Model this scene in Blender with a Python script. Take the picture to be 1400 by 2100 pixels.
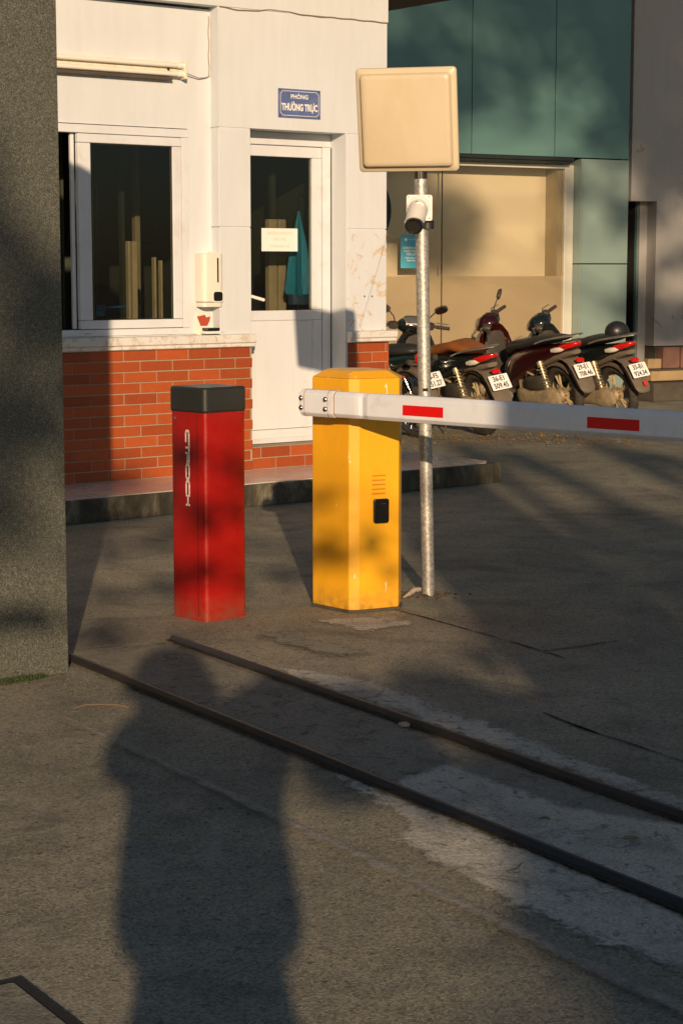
import bpy, bmesh, math, random
from mathutils import Vector, Matrix, noise
R = math.radians
PI = math.pi
random.seed(7)
for o in list(bpy.data.objects): bpy.data.objects.remove(o)
scene = bpy.context.scene
COL = scene.collection
# ------------------------------------------------------------------ camera, sky, sun, exposure
CAM_H = 1.45
cd = bpy.data.cameras.new('camera'); cam = bpy.data.objects.new('camera', cd); COL.objects.link(cam)
cam.location = (0, 0, CAM_H); cam.rotation_euler = (R(90) - math.atan(500/3850), 0, 0)
cd.sensor_fit = 'VERTICAL'; cd.sensor_height = 36; cd.sensor_width = 24; cd.lens = 66.0
cd.clip_start = 0.05; cd.clip_end = 1500
scene.camera = cam
SUN_EL, SUN_AZ = R(14.0), R(5.0)
to_sun = Vector((math.sin(SUN_AZ)*math.cos(SUN_EL), -math.cos(SUN_AZ)*math.cos(SUN_EL), math.sin(SUN_EL)))
world = bpy.data.worlds.new('World'); scene.world = world; world.use_nodes = True
wn = world.node_tree; wn.nodes.clear()
sky = wn.nodes.new('ShaderNodeTexSky'); sky.sky_type = 'NISHITA'; sky.sun_disc = False
sky.sun_elevation = SUN_EL; sky.sun_rotation = R(175)
sky.air_density = 1.0; sky.dust_density = 1.0; sky.ozone_density = 2.4
bgn = wn.nodes.new('ShaderNodeBackground'); bgn.inputs[1].default_value = 0.064
wo = wn.nodes.new('ShaderNodeOutputWorld')
wn.links.new(sky.outputs[0], bgn.inputs[0]); wn.links.new(bgn.outputs[0], wo.inputs[0])
sl = bpy.data.lights.new('sun', 'SUN'); sl.energy = 4.75; sl.angle = R(0.5); sl.color = (1.0, 0.735, 0.475)
so = bpy.data.objects.new('sun', sl); COL.objects.link(so); so.location = (3, -10, 12)
so.rotation_euler = (-to_sun).to_track_quat('-Z', 'Y').to_euler()
scene.view_settings.view_transform = 'Standard'; scene.view_settings.look = 'None'
scene.view_settings.exposure = 0.0; scene.view_settings.gamma = 1.0
scene.view_settings.use_curve_mapping = False

# ------------------------------------------------------------------ materials
def nodes_of(name):
    m = bpy.data.materials.new(name); m.use_nodes = True
    nt = m.node_tree
    return m, nt, nt.nodes['Principled BSDF'], nt.nodes['Material Output']
def ramp(nt, fac, stops):
    r = nt.nodes.new('ShaderNodeValToRGB')
    el = r.color_ramp.elements
    while len(el) < len(stops): el.new(0.5)
    for e, (p, c) in zip(el, stops):
        e.position = p; e.color = (c[0], c[1], c[2], 1) if hasattr(c, '__len__') else (c, c, c, 1)
    nt.links.new(fac, r.inputs[0]); return r.outputs[0]
def coords(nt, scale=(1, 1, 1), kind='Object'):
    tc = nt.nodes.new('ShaderNodeTexCoord'); mp = nt.nodes.new('ShaderNodeMapping')
    mp.inputs['Scale'].default_value = scale
    nt.links.new(tc.outputs[kind], mp.inputs[0]); return mp.outputs[0]
def nz(nt, vec, scale, detail=6, rough=.6, dist=0):
    n = nt.nodes.new('ShaderNodeTexNoise'); n.inputs['Scale'].default_value = scale
    n.inputs['Detail'].default_value = detail; n.inputs['Roughness'].default_value = rough
    n.inputs['Distortion'].default_value = dist
    nt.links.new(vec, n.inputs['Vector']); return n.outputs['Fac']
def mixc(nt, fac, a, b, mode='MIX'):
    m = nt.nodes.new('ShaderNodeMix'); m.data_type = 'RGBA'; m.blend_type = mode
    for s, v in ((m.inputs[0], fac), (m.inputs[6], a), (m.inputs[7], b)):
        if hasattr(v, 'is_linked'): nt.links.new(v, s)
        elif hasattr(v, '__len__'): s.default_value = (v[0], v[1], v[2], 1)
        else: s.default_value = v
    return m.outputs[2]
def bump(nt, bsdf, height, strength=.3, dist=.01):
    b = nt.nodes.new('ShaderNodeBump'); b.inputs['Strength'].default_value = strength
    b.inputs['Distance'].default_value = dist
    nt.links.new(height, b.inputs['Height']); nt.links.new(b.outputs[0], bsdf.inputs['Normal'])
def sc(c, k): return tuple(x*k for x in c)
def M(name, c, rough=.5, metal=0, var=.12, vs=6, bmp=0.0, bs=60, bd=.004, dirt=None, dirt_amt=.5, ds=3, scale=(1, 1, 1), spec=.5, coat=0):
    m, nt, b, _ = nodes_of(name)
    v = coords(nt, scale)
    n = nz(nt, v, vs)
    col = ramp(nt, n, [(.3, sc(c, 1-var)), (.7, sc(c, 1+var*.6))])
    if dirt:
        d = ramp(nt, nz(nt, v, ds, 8, .65), [(.5-.18*dirt_amt+.08, 0), (.72, dirt_amt)])
        col = mixc(nt, d, col, dirt)
    nt.links.new(col, b.inputs['Base Color'])
    rr = ramp(nt, nz(nt, v, vs*3), [(.3, max(rough-.08, .02)), (.7, min(rough+.1, 1))])
    nt.links.new(rr, b.inputs['Roughness'])
    b.inputs['Metallic'].default_value = metal
    b.inputs['Specular IOR Level'].default_value = spec
    b.inputs['Coat Weight'].default_value = coat
    if bmp: bump(nt, b, nz(nt, v, bs, 4), bmp, bd)
    return m

def mat_asphalt():
    m, nt, b, _ = nodes_of('asphalt')
    v = coords(nt)
    big = nz(nt, v, .45, 8, .6, .4)
    mid = nz(nt, v, 3.2, 10, .7, .3)
    fine = nz(nt, v, 90, 3, .7)
    vor = nt.nodes.new('ShaderNodeTexVoronoi'); vor.inputs['Scale'].default_value = 150
    nt.links.new(v, vor.inputs['Vector'])
    base = ramp(nt, big, [(.32, (.172, .166, .130)), (.68, (.310, .286, .212))])
    base = mixc(nt, .8, base, ramp(nt, mid, [(.25, (.42, .43, .44)), (.5, (.95, .95, .95)), (.78, (1.3, 1.24, 1.14))]), 'MULTIPLY')
    sp = ramp(nt, vor.outputs['Color'], [(.0, (.40, .40, .40)), (.45, (1, 1, 1)), (.9, (1.6, 1.5, 1.35))])
    base = mixc(nt, .8, base, sp, 'MULTIPLY')
    g2 = ramp(nt, nz(nt, v, 210, 2, .6), [(.3, (.6, .6, .6)), (.7, (1.35, 1.35, 1.35))])
    base = mixc(nt, .6, base, g2, 'MULTIPLY')
    # scattered dark oil / damp stains and pale dust streaks
    st = ramp(nt, nz(nt, v, 1.3, 7, .62, 1.2), [(.56, 0), (.68, .6)])
    base = mixc(nt, st, base, (.085, .075, .066))
    pits = ramp(nt, nz(nt, v, 38, 2, .5), [(.635, 0), (.70, .65)])
    base = mixc(nt, pits, base, (.055, .05, .045))
    du = ramp(nt, nz(nt, coords(nt, (1, .35, 1)), 2.1, 9, .72, 2.0), [(.56, 0), (.72, .5)])
    base = mixc(nt, du, base, (.34, .30, .25))
    nt.links.new(base, b.inputs['Base Color'])
    b.inputs['Roughness'].default_value = .85
    b.inputs['Specular IOR Level'].default_value = .3
    add = nt.nodes.new('ShaderNodeMath'); add.operation = 'ADD'
    nt.links.new(fine, add.inputs[0]); nt.links.new(vor.outputs['Distance'], add.inputs[1])
    bump(nt, b, add.outputs[0], .30, .003)
    return m
def mat_patch(name, c1, c2, s=4.0, crack=True):
    m, nt, b, _ = nodes_of(name)
    v = coords(nt)
    col = ramp(nt, nz(nt, v, s, 10, .7, .8), [(.28, c1), (.5, sc(c2, .85)), (.72, c2)])
    sp = ramp(nt, nz(nt, v, 110, 4, .75), [(.32, (.45, .45, .45)), (.5, (.95, .95, .95)), (.68, (1.4, 1.38, 1.3))])
    col = mixc(nt, .8, col, sp, 'MULTIPLY')
    d = ramp(nt, nz(nt, v, s*2.7, 9, .75, 1.5), [(.54, 0), (.62, .85)])
    col = mixc(nt, d, col, sc(c1, .55))
    nt.links.new(col, b.inputs['Base Color']); b.inputs['Roughness'].default_value = .9
    b.inputs['Specular IOR Level'].default_value = .25
    bump(nt, b, nz(nt, v, 45, 8, .7), .6, .006)
    return m
def mat_brick():
    m, nt, b, _ = nodes_of('orange_brick')
    g = nt.nodes.new('ShaderNodeNewGeometry'); v = coords(nt)
    col = ramp(nt, g.outputs['Random Per Island'], [(0, (.30, .054, .011)), (.5, (.37, .070, .013)), (1, (.44, .088, .016))])
    col = mixc(nt, .5, col, ramp(nt, nz(nt, v, 22, 8, .7), [(.3, (.75, .72, .7)), (.7, (1.12, 1.1, 1.1))]), 'MULTIPLY')
    sc_ = ramp(nt, nz(nt, coords(nt, (1, 1, .5)), 26, 6, .6, 2), [(.74, 0), (.78, .7)])
    col = mixc(nt, sc_, col, (.72, .6, .5))
    nt.links.new(col, b.inputs['Base Color']); b.inputs['Roughness'].default_value = .55
    bump(nt, b, nz(nt, v, 90, 5), .25, .003)
    return m
def mat_wall(name, c, peel_scale=5, peel=.0, peel_z=1.9, under=(.52, .43, .33), stain=(.45, .38, .30)):
    """painted render; old paint peels off in patches, mostly low on the wall"""
    m, nt, b, _ = nodes_of(name)
    v = coords(nt)
    col = ramp(nt, nz(nt, v, 1.6, 8, .6), [(.25, sc(c, .93)), (.7, c)])
    col = mixc(nt, .5, col, ramp(nt, nz(nt, coords(nt, (1, 1, .12)), 14, 5, .6), [(.3, (.93, .92, .9)), (.6, (1.03, 1.03, 1.03))]), 'MULTIPLY')
    st = ramp(nt, nz(nt, coords(nt, (1, 1, .45)), 6, 9, .75, 1), [(.62, 0), (.76, .5)])
    col = mixc(nt, st, col, sc(stain, 1.5))
    tc = nt.nodes.new('ShaderNodeTexCoord'); sx = nt.nodes.new('ShaderNodeSeparateXYZ'); nt.links.new(tc.outputs['Object'], sx.inputs[0])
    mr = nt.nodes.new('ShaderNodeMapRange'); mr.inputs[1].default_value = peel_z+.15; mr.inputs[2].default_value = peel_z-.25
    mr.inputs[3].default_value = 0; mr.inputs[4].default_value = peel
    nt.links.new(sx.outputs[2], mr.inputs[0])
    pn = nz(nt, v, peel_scale, 12, .68, .6)
    ad = nt.nodes.new('ShaderNodeMath'); ad.operation = 'ADD'; nt.links.new(pn, ad.inputs[0]); nt.links.new(mr.outputs[0], ad.inputs[1])
    pm = ramp(nt, ad.outputs[0], [(.735, 0), (.75, 1)])
    pc = ramp(nt, nz(nt, v, 30, 5), [(.3, under), (.7, sc(under, 1.35))])
    col = mixc(nt, pm, col, pc)
    nt.links.new(col, b.inputs['Base Color']); b.inputs['Roughness'].default_value = .75
    b.inputs['Specular IOR Level'].default_value = .3
    sub = nt.nodes.new('ShaderNodeMath'); sub.operation = 'MULTIPLY_ADD'; sub.inputs[1].default_value = -.8
    nt.links.new(pm, sub.inputs[0]); nt.links.new(nz(nt, v, 55, 4), sub.inputs[2])
    bump(nt, b, sub.outputs[0], .22, .004)
    return m
def mat_granite():
    m, nt, b, _ = nodes_of('granite')
    v = coords(nt)
    vor = nt.nodes.new('ShaderNodeTexVoronoi'); vor.inputs['Scale'].default_value = 380; nt.links.new(v, vor.inputs['Vector'])
    col = ramp(nt, vor.outputs['Color'], [(.15, (.035, .036, .031)), (.45, (.075, .077, .062)), (.75, (.12, .122, .098)), (.97, (.23, .23, .195))])
    col = mixc(nt, .7, col, ramp(nt, nz(nt, v, 55, 4, .7), [(.3, (.6, .6, .6)), (.7, (1.3, 1.3, 1.25))]), 'MULTIPLY')
    nt.links.new(col, b.inputs['Base Color']); b.inputs['Roughness'].default_value = .55
    bump(nt, b, nz(nt, v, 200, 3), .35, .003)
    return m
def mat_kerb():
    m, nt, b, _ = nodes_of('stained_kerb')
    v = coords(nt)
    col = ramp(nt, nz(nt, coords(nt, (1, 1, .6)), 5.5, 9, .7, .6), [(.36, (.028, .026, .018)), (.50, (.075, .066, .045)), (.60, (.16, .14, .10)), (.74, (.40, .35, .26))])
    nt.links.new(col, b.inputs['Base Color']); b.inputs['Roughness'].default_value = .9
    bump(nt, b, nz(nt, v, 40, 8), .6, .006); return m
def mat_glass(name, tint=(.8, .85, .8), rough=0.0, refl=1.0):
    m = bpy.data.materials.new(name); m.use_nodes = True; nt = m.node_tree; nt.nodes.clear()
    o = nt.nodes.new('ShaderNodeOutputMaterial'); mx = nt.nodes.new('ShaderNodeMixShader')
    t = nt.nodes.new('ShaderNodeBsdfTransparent'); t.inputs[0].default_value = (*tint, 1)
    g = nt.nodes.new('ShaderNodeBsdfGlossy'); g.inputs['Roughness'].default_value = rough
    f = nt.nodes.new('ShaderNodeFresnel'); f.inputs[0].default_value = 1.5
    mu = nt.nodes.new('ShaderNodeMath'); mu.operation = 'MULTIPLY'; mu.inputs[1].default_value = refl
    nt.links.new(f.outputs[0], mu.inputs[0]); nt.links.new(mu.outputs[0], mx.inputs[0])
    nt.links.new(t.outputs[0], mx.inputs[1]); nt.links.new(g.outputs[0], mx.inputs[2])
    nt.links.new(mx.outputs[0], o.inputs[0]); return m
def mat_film():
    """frosted film: lets part of the light through, scatters the rest"""
    m = bpy.data.materials.new('frosted_film'); m.use_nodes = True; nt = m.node_tree; nt.nodes.clear()
    o = nt.nodes.new('ShaderNodeOutputMaterial'); mx = nt.nodes.new('ShaderNodeMixShader'); mx.inputs[0].default_value = .35
    d = nt.nodes.new('ShaderNodeBsdfPrincipled'); d.inputs['Base Color'].default_value = (.72, .58, .36, 1); d.inputs['Roughness'].default_value = .32
    v = coords(nt)
    nt.links.new(ramp(nt, nz(nt, v, 1.5, 4), [(.3, (.64, .54, .38)), (.7, (.76, .65, .48))]), d.inputs['Base Color'])
    t = nt.nodes.new('ShaderNodeBsdfTranslucent'); t.inputs[0].default_value = (.7, .6, .4, 1)
    nt.links.new(d.outputs[0], mx.inputs[1]); nt.links.new(t.outputs[0], mx.inputs[2]); nt.links.new(mx.outputs[0], o.inputs[0]); return m
def mat_leaf():
    m, nt, b, _ = nodes_of('foliage')
    g = nt.nodes.new('ShaderNodeNewGeometry')
    nt.links.new(ramp(nt, g.outputs['Random Per Island'], [(0, (.03, .06, .015)), (1, (.09, .13, .035))]), b.inputs['Base Color'])
    b.inputs['Roughness'].default_value = .6; return m
def mat_galv():
    m, nt, b, _ = nodes_of('galvanised_steel')
    v = coords(nt)
    vor = nt.nodes.new('ShaderNodeTexVoronoi'); vor.inputs['Scale'].default_value = 120; nt.links.new(v, vor.inputs['Vector'])
    col = ramp(nt, vor.outputs['Color'], [(.1, (.34, .33, .31)), (.6, (.50, .48, .44)), (.95, (.68, .66, .6))])
    rust = ramp(nt, nz(nt, coords(nt, (1, 1, .25)), 16, 7, .7), [(.62, 0), (.74, .75)])
    col = mixc(nt, rust, col, (.33, .17, .06))
    nt.links.new(col, b.inputs['Base Color']); b.inputs['Metallic'].default_value = .55; b.inputs['Roughness'].default_value = .48
    bump(nt, b, nz(nt, v, 150, 3), .2, .002); return m
def mat_car_paint(name, c, chips=(.8, .8, .7), chip_lo=.76, rough=.32, var=.06):
    m, nt, b, _ = nodes_of(name)
    v = coords(nt)
    col = ramp(nt, nz(nt, coords(nt, (1, 1, .3)), 5, 6), [(.3, sc(c, 1-var)), (.7, sc(c, 1+var))])
    ch = ramp(nt, nz(nt, coords(nt, (1, 1, .28)), 34, 5, .6, .5), [(chip_lo, 0), (chip_lo+.02, .85)])
    col = mixc(nt, ch, col, chips)
    gr = ramp(nt, nz(nt, v, 9, 9, .75), [(.56, 0), (.8, .35)])
    col = mixc(nt, gr, col, sc(c, .45))
    # splashed grime close to the ground
    tc = nt.nodes.new('ShaderNodeTexCoord'); sx = nt.nodes.new('ShaderNodeSeparateXYZ'); nt.links.new(tc.outputs['Object'], sx.inputs[0])
    mr = nt.nodes.new('ShaderNodeMapRange'); mr.inputs[1].default_value = .02; mr.inputs[2].default_value = .12; mr.inputs[3].default_value = .55; mr.inputs[4].default_value = 0
    nt.links.new(sx.outputs[2], mr.inputs[0])
    mu = nt.nodes.new('ShaderNodeMath'); mu.operation = 'MULTIPLY'; nt.links.new(mr.outputs[0], mu.inputs[0])
    nt.links.new(ramp(nt, nz(nt, v, 30, 6), [(.35, .2), (.65, 1)]), mu.inputs[1])
    col = mixc(nt, mu.outputs[0], col, (.12, .09, .05))
    nt.links.new(col, b.inputs['Base Color'])
    nt.links.new(ramp(nt, nz(nt, v, 25, 4), [(.3, rough-.06), (.7, rough+.12)]), b.inputs['Roughness'])
    return m

MAT = dict(
    asphalt=mat_asphalt(), concrete=mat_patch('worn_concrete', (.27, .25, .20), (.60, .56, .46)),
    concrete2=mat_patch('smooth_cement', (.16, .150, .118), (.29, .27, .215), 3.5),
    linepaint=mat_patch('faded_line', (.28, .26, .21), (.44, .40, .33), 8),
    dark_gap=M('dark_gap', (.015, .013, .010), .9), gutter=mat_patch('gutter_dirt', (.014, .013, .010), (.050, .042, .030), 14),
    brick=mat_brick(), mortar=M('mortar', (.36, .28, .19), .9, bmp=.4, bs=70, dirt=(.35, .28, .2)),
    wall=mat_wall('white_render', (.66, .69, .72), 7, .10, 1.30), wall_peel=mat_wall('peeling_render', (.67, .69, .72), 10, .178, 1.80),
    ledge=mat_wall('flaking_ledge', (.72, .71, .68), 15, .195, 1.4, (.50, .44, .36)),
    tile=M('terrazzo_tile', (.62, .55, .46), .24, var=.08, vs=1.5, dirt=(.30, .24, .17), dirt_amt=.35, ds=3), kerb=mat_kerb(),
    granite=mat_granite(), upvc=M('white_plastic_frame', (.68, .70, .73), .38, var=.05, dirt=(.5, .4, .28), dirt_amt=.35, ds=7),
    door_panel=mat_wall('door_panel_paint', (.70, .72, .74), 14, .07, 1.2),
    glass=mat_glass('window_glass', (.70, .71, .68)), shop_glass=mat_glass('shop_glass', (.94, .93, .90), 0, .9), film=mat_film(),
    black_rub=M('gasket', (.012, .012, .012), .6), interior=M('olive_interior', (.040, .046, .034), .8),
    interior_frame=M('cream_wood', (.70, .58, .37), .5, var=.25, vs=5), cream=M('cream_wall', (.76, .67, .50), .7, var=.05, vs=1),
    cream_dk=M('darkened_cream', (.42, .35, .23), .7), teal=M('teal_cladding', (.105, .21, .20), .34, var=.05, vs=1.2, dirt=(.12, .2, .19), dirt_amt=.25, ds=2, scale=(1, 1, .3)),
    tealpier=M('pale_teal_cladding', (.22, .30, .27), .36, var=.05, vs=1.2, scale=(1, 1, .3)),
    darkmetal=M('dark_metal', (.03, .035, .032), .45, .4), silverframe=M('aluminium_frame', (.74, .70, .60), .35, .3, var=.04),
    stained=mat_wall('stained_white_wall', (.37, .355, .335), 3.2, .10, 3.5, (.24, .19, .14), (.22, .19, .17)),
    sand=M('sandstone_step', (.42, .29, .14), .85, var=.3, bmp=.4, dirt=(.1, .07, .05)), redstone=M('red_brown_stone', (.20, .10, .075), .8, var=.35, bmp=.4, dirt=(.05, .03, .02)),
    darkstone=M('dark_plinth', (.075, .06, .045), .9, var=.4, bmp=.4),
    red=mat_car_paint('red_paint', (.36, .007, .004), (.16, .015, .01), .70, .30), blackcap=M('black_cap', (.022, .024, .022), .42, bmp=.1, bs=200),
    lettering=M('white_lettering', (.85, .83, .80), .6, var=.15, vs=60), yellow=mat_car_paint('yellow_paint', (.86, .42, .014), (.9, .85, .7), .69, .36),
    armwhite=M('white_arm_paint', (.74, .77, .82), .42, var=.06, vs=9, dirt=(.5, .42, .33), dirt_amt=.3, ds=14), reflect=M('red_reflective_tape', (.70, .006, .006), .4, var=.08, vs=90),
    rustline=M('rust', (.30, .13, .04), .8, var=.3), bolt=M('polished_bolt', (.62, .58, .52), .22, 1.0), rubber=M('black_rubber', (.018, .018, .018), .7),
    galv=mat_galv(), cream_board=M('cream_board_plastic', (.62, .52, .36), .42, var=.05, vs=2.5, dirt=(.50, .34, .16), dirt_amt=.35, ds=3, scale=(1, 1, .35)),
    blackpipe=M('black_pipe', (.02, .02, .018), .5), camwhite=M('camera_white', (.78, .74, .69), .4, var=.04), lens=M('lens_glass', (.012, .012, .013), .08, spec=1),
    steel=M('screw_steel', (.5, .45, .36), .35, .9), signblue=M('enamel_blue', (.105, .15, .33), .35, var=.12, vs=12, dirt=(.3, .25, .28), dirt_amt=.35, ds=16), signedge=M('sign_edge', (.16, .16, .21), .5),
    white=M('white_ink', (.85, .83, .78), .6, var=.04), paper=M('paper', (.84, .81, .76), .8, var=.03), faint=M('faded_ink', (.70, .55, .42), .8),
    tealpaper=M('teal_poster', (.08, .42, .54), .5), umbrella=M('teal_nylon', (.012, .34, .56), .6, var=.3, vs=20, scale=(4, 4, .4)), umbrella_dk=M('navy_nylon', (.03, .08, .16), .6),
    tube=M('lamp_tube', (.80, .76, .68), .18, var=.03), fixture=M('lamp_housing', (.76, .70, .56), .5, dirt=(.4, .22, .08), dirt_amt=.4, ds=25),
    dispenser=M('dispenser_plastic', (.80, .76, .66), .35, var=.04), redstick=M('red_sticker', (.42, .07, .035), .5), cable=M('grey_cable', (.30, .25, .18), .6), blueplastic=M('blue_plastic', (.01, .13, .42), .4),
    roof=M('roof_render', (.62, .54, .40), .8, dirt=(.3, .24, .16)), soffit=M('brown_soffit', (.16, .12, .08), .8), railsteel=M('dark_rail_steel', (.035, .036, .036), .36, .5, var=.3, vs=12, scale=(1, 8, 8), dirt=(.075, .042, .024), dirt_amt=.45, ds=10),
    moss=M('moss', (.035, .055, .015), .95), dryleaf=M('dry_leaf', (.30, .24, .09), .7), greenleaf=M('green_leaf', (.13, .18, .05), .6), twig=M('twig_bark', (.13, .095, .06), .9), stone=M('stone', (.35, .29, .22), .9, var=.3, vs=60), soil=M('soil', (.10, .055, .03), 1.0, var=.5, vs=40, bmp=.8),
    tyre=M('tyre', (.030, .026, .020), .8, dirt=(.12, .085, .05), dirt_amt=.6, ds=14), chrome=M('chrome', (.62, .6, .56), .2, 1), dusty_alloy=M('dusty_alloy', (.40, .31, .19), .55, .35, var=.3, vs=20, bmp=.3, bs=90), spoke=M('dusty_spoke', (.50, .38, .20), .6, .2, var=.2),
    plastic=M('dusty_black_plastic', (.055, .045, .034), .55, var=.25, vs=9), mudflap=M('dusty_grey_plastic', (.15, .115, .082), .7, var=.2, vs=7), seat=M('black_seat_vinyl', (.028, .028, .027), .5, var=.2, bmp=.2, bs=150), brown_seat=M('brown_seat_vinyl', (.34, .105, .022), .5, var=.2, bmp=.2, bs=150),
    maroon=M('maroon_body_paint', (.030, .003, .003), .16, var=.1, coat=.8), blackpaint=M('black_body_paint', (.010, .013, .012), .14, var=.1, coat=.8), greenpaint=M('dark_green_body_paint', (.010, .020, .014), .14, var=.1, coat=.8),
    grab=M('grab_rail_silver', (.42, .39, .34), .32, .75), taillight=M('tail_light_lens', (.55, .006, .004), .12, coat=1), amber=M('amber_lens', (.85, .40, .10), .15, coat=1), clear=M('clear_lens', (.72, .66, .55), .12, coat=1),
    plate=M('number_plate_white', (.84, .82, .78), .45, var=.04), ink=M('black_ink', (.015, .015, .015), .6), mirror=M('mirror_glass', (.75, .75, .72), .04, 1.0), spring=M('spring_steel', (.55, .45, .30), .4, .6), helmet=M('matt_black_helmet', (.018, .018, .017), .38), sticker=M('red_star_sticker', (.6, .03, .02), .5),
    bark=M('bark', (.11, .08, .055), .95, bmp=.8, bs=12), leaf=mat_leaf(), skin=M('skin', (.45, .26, .17), .55), shirt=M('shirt_cloth', (.10, .12, .16), .9), trousers=M('trouser_cloth', (.035, .04, .055), .9), hair=M('hair', (.012, .010, .009), .6), shoe=M('shoe_leather', (.03, .02, .015), .5),
)
MAT['dis_black'] = M('glossy_black_plastic', (.01, .01, .01), .2)

# ------------------------------------------------------------------ helpers
def tag(o, label=None, cat=None, group=None, kind=None):
    if label: o['label'] = label
    if cat: o['category'] = cat
    if group: o['group'] = group
    if kind: o['kind'] = kind
    return o
def empty(name, loc=(0, 0, 0), rz=0, label=None, cat=None, group=None):
    o = bpy.data.objects.new(name, None); COL.objects.link(o); o.location = loc; o.rotation_euler = (0, 0, rz); o.empty_display_size = .1
    return tag(o, label, cat, group)
def fin(name, bm, mat, parent=None, bevel=0, smooth=False, loc=None, rot=None, seg=2, auto=35):
    bmesh.ops.recalc_face_normals(bm, faces=bm.faces[:])
    me = bpy.data.meshes.new(name); bm.to_mesh(me); bm.free()
    o = bpy.data.objects.new(name, me); COL.objects.link(o)
    if mat is not None: me.materials.append(MAT[mat] if isinstance(mat, str) else mat)
    if parent is not None: o.parent = parent
    if loc is not None: o.location = loc
    if rot is not None: o.rotation_euler = rot
    if smooth:
        for p in me.polygons: p.use_smooth = True
        if auto:
            for e in me.edges: pass
            me.set_sharp_from_angle(angle=R(auto))
    if bevel:
        b = o.modifiers.new('bevel', 'BEVEL'); b.width = bevel; b.segments = seg; b.limit_method = 'ANGLE'; b.angle_limit = R(30)
        b.harden_normals = False
    return o
def NB(): return bmesh.new()
def box(bm, x0, x1, y0, y1, z0, z1, mtx=None):
    vs = [bm.verts.new((x, y, z)) for x in (x0, x1) for y in (y0, y1) for z in (z0, z1)]
    if mtx is not None:
        for v in vs: v.co = mtx @ v.co
    for f in ((0, 1, 3, 2), (4, 6, 7, 5), (0, 4, 5, 1), (2, 3, 7, 6), (0, 2, 6, 4), (1, 5, 7, 3)):
        bm.faces.new([vs[i] for i in f])
    return bm
def prism(bm, pts, z0, z1, mtx=None, ins=0):
    """pts 2-D polygon extruded in z (optionally inset at top)"""
    n = len(pts); cx = sum(p[0] for p in pts)/n; cy = sum(p[1] for p in pts)/n
    a = [bm.verts.new((p[0], p[1], z0)) for p in pts]
    b = [bm.verts.new((cx+(p[0]-cx)*(1-ins), cy+(p[1]-cy)*(1-ins), z1)) for p in pts]
    if mtx is not None:
        for v in a+b: v.co = mtx @ v.co
    bm.faces.new(a[::-1]); bm.faces.new(b)
    for i in range(n): bm.faces.new((a[i], a[(i+1) % n], b[(i+1) % n], b[i]))
    return bm
def profile_xz(bm, pts, y0, y1, mtx=None):
    """pts polygon in x,z extruded along y"""
    m = Matrix(((1, 0, 0, 0), (0, 0, 1, 0), (0, 1, 0, 0), (0, 0, 0, 1)))
    return prism(bm, pts, y0, y1, (mtx @ m) if mtx is not None else m)
def frame_at(p, d):
    d = d.normalized(); up = Vector((0, 0, 1)) if abs(d.z) < .95 else Vector((1, 0, 0))
    u = d.cross(up).normalized(); v = u.cross(d).normalized(); return u, v
def tube(bm, pts, r, n=10, cap=True):
    pts = [Vector(p) for p in pts]; rs = r if hasattr(r, '__len__') else [r]*len(pts)
    rings = []; pu = None
    for i, p in enumerate(pts):
        d = (pts[min(i+1, len(pts)-1)]-pts[max(i-1, 0)])
        if d.length < 1e-9: d = Vector((0, 0, 1))
        d.normalize()
        if pu is None: u, v = frame_at(p, d)
        else:
            u = (pu-d*pu.dot(d)).normalized(); v = u.cross(d)
        pu = u
        rings.append([bm.verts.new(p+(u*math.cos(2*PI*k/n)+v*math.sin(2*PI*k/n))*rs[i]) for k in range(n)])
    for a, b in zip(rings, rings[1:]):
        for k in range(n): bm.faces.new((a[k], a[(k+1) % n], b[(k+1) % n], b[k]))
    if cap: bm.faces.new(rings[0][::-1]); bm.faces.new(rings[-1])
    return bm
def sup(a, e):
    c, s = math.cos(a), math.sin(a)
    return (abs(c)**(2/e)*(1 if c > 0 else -1), abs(s)**(2/e)*(1 if s > 0 else -1))
def loft(bm, secs, n=18, e=2.6):
    """secs: (x, y, z, halfwidth_y, halfheight_z[, tilt[, exponent]]): rings in the plane across x, tilted about y"""
    rings = []
    for s in secs:
        x, y, z, w, h = s[:5]; t = s[5] if len(s) > 5 else 0; ee = s[6] if len(s) > 6 else e
        ring = []
        for k in range(n):
            cy, cz = sup(2*PI*(k+.5)/n, ee)
            ring.append(bm.verts.new((x+math.sin(t)*cz*h, y+cy*w, z+math.cos(t)*cz*h)))
        rings.append(ring)
    for a, b in zip(rings, rings[1:]):
        for k in range(n): bm.faces.new((a[k], a[(k+1) % n], b[(k+1) % n], b[k]))
    bm.faces.new(rings[0][::-1]); bm.faces.new(rings[-1])
    return bm
def torus(bm, c, R0, r, axis='y', n=36, k=10, sx=1.0):
    c = Vector(c); rings = []
    for i in range(n):
        a = 2*PI*i/n; ring = []
        for j in range(k):
            b = 2*PI*j/k; rr = R0+math.cos(b)*r; t = math.sin(b)*r*sx
            if axis == 'y': p = (rr*math.cos(a), t, rr*math.sin(a))
            elif axis == 'x': p = (t, rr*math.cos(a), rr*math.sin(a))
            else: p = (rr*math.cos(a), rr*math.sin(a), t)
            ring.append(bm.verts.new(c+Vector(p)))
        rings.append(ring)
    for i in range(n):
        a, b = rings[i], rings[(i+1) % n]
        for j in range(k): bm.faces.new((a[j], a[(j+1) % k], b[(j+1) % k], b[j]))
    return bm
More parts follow.
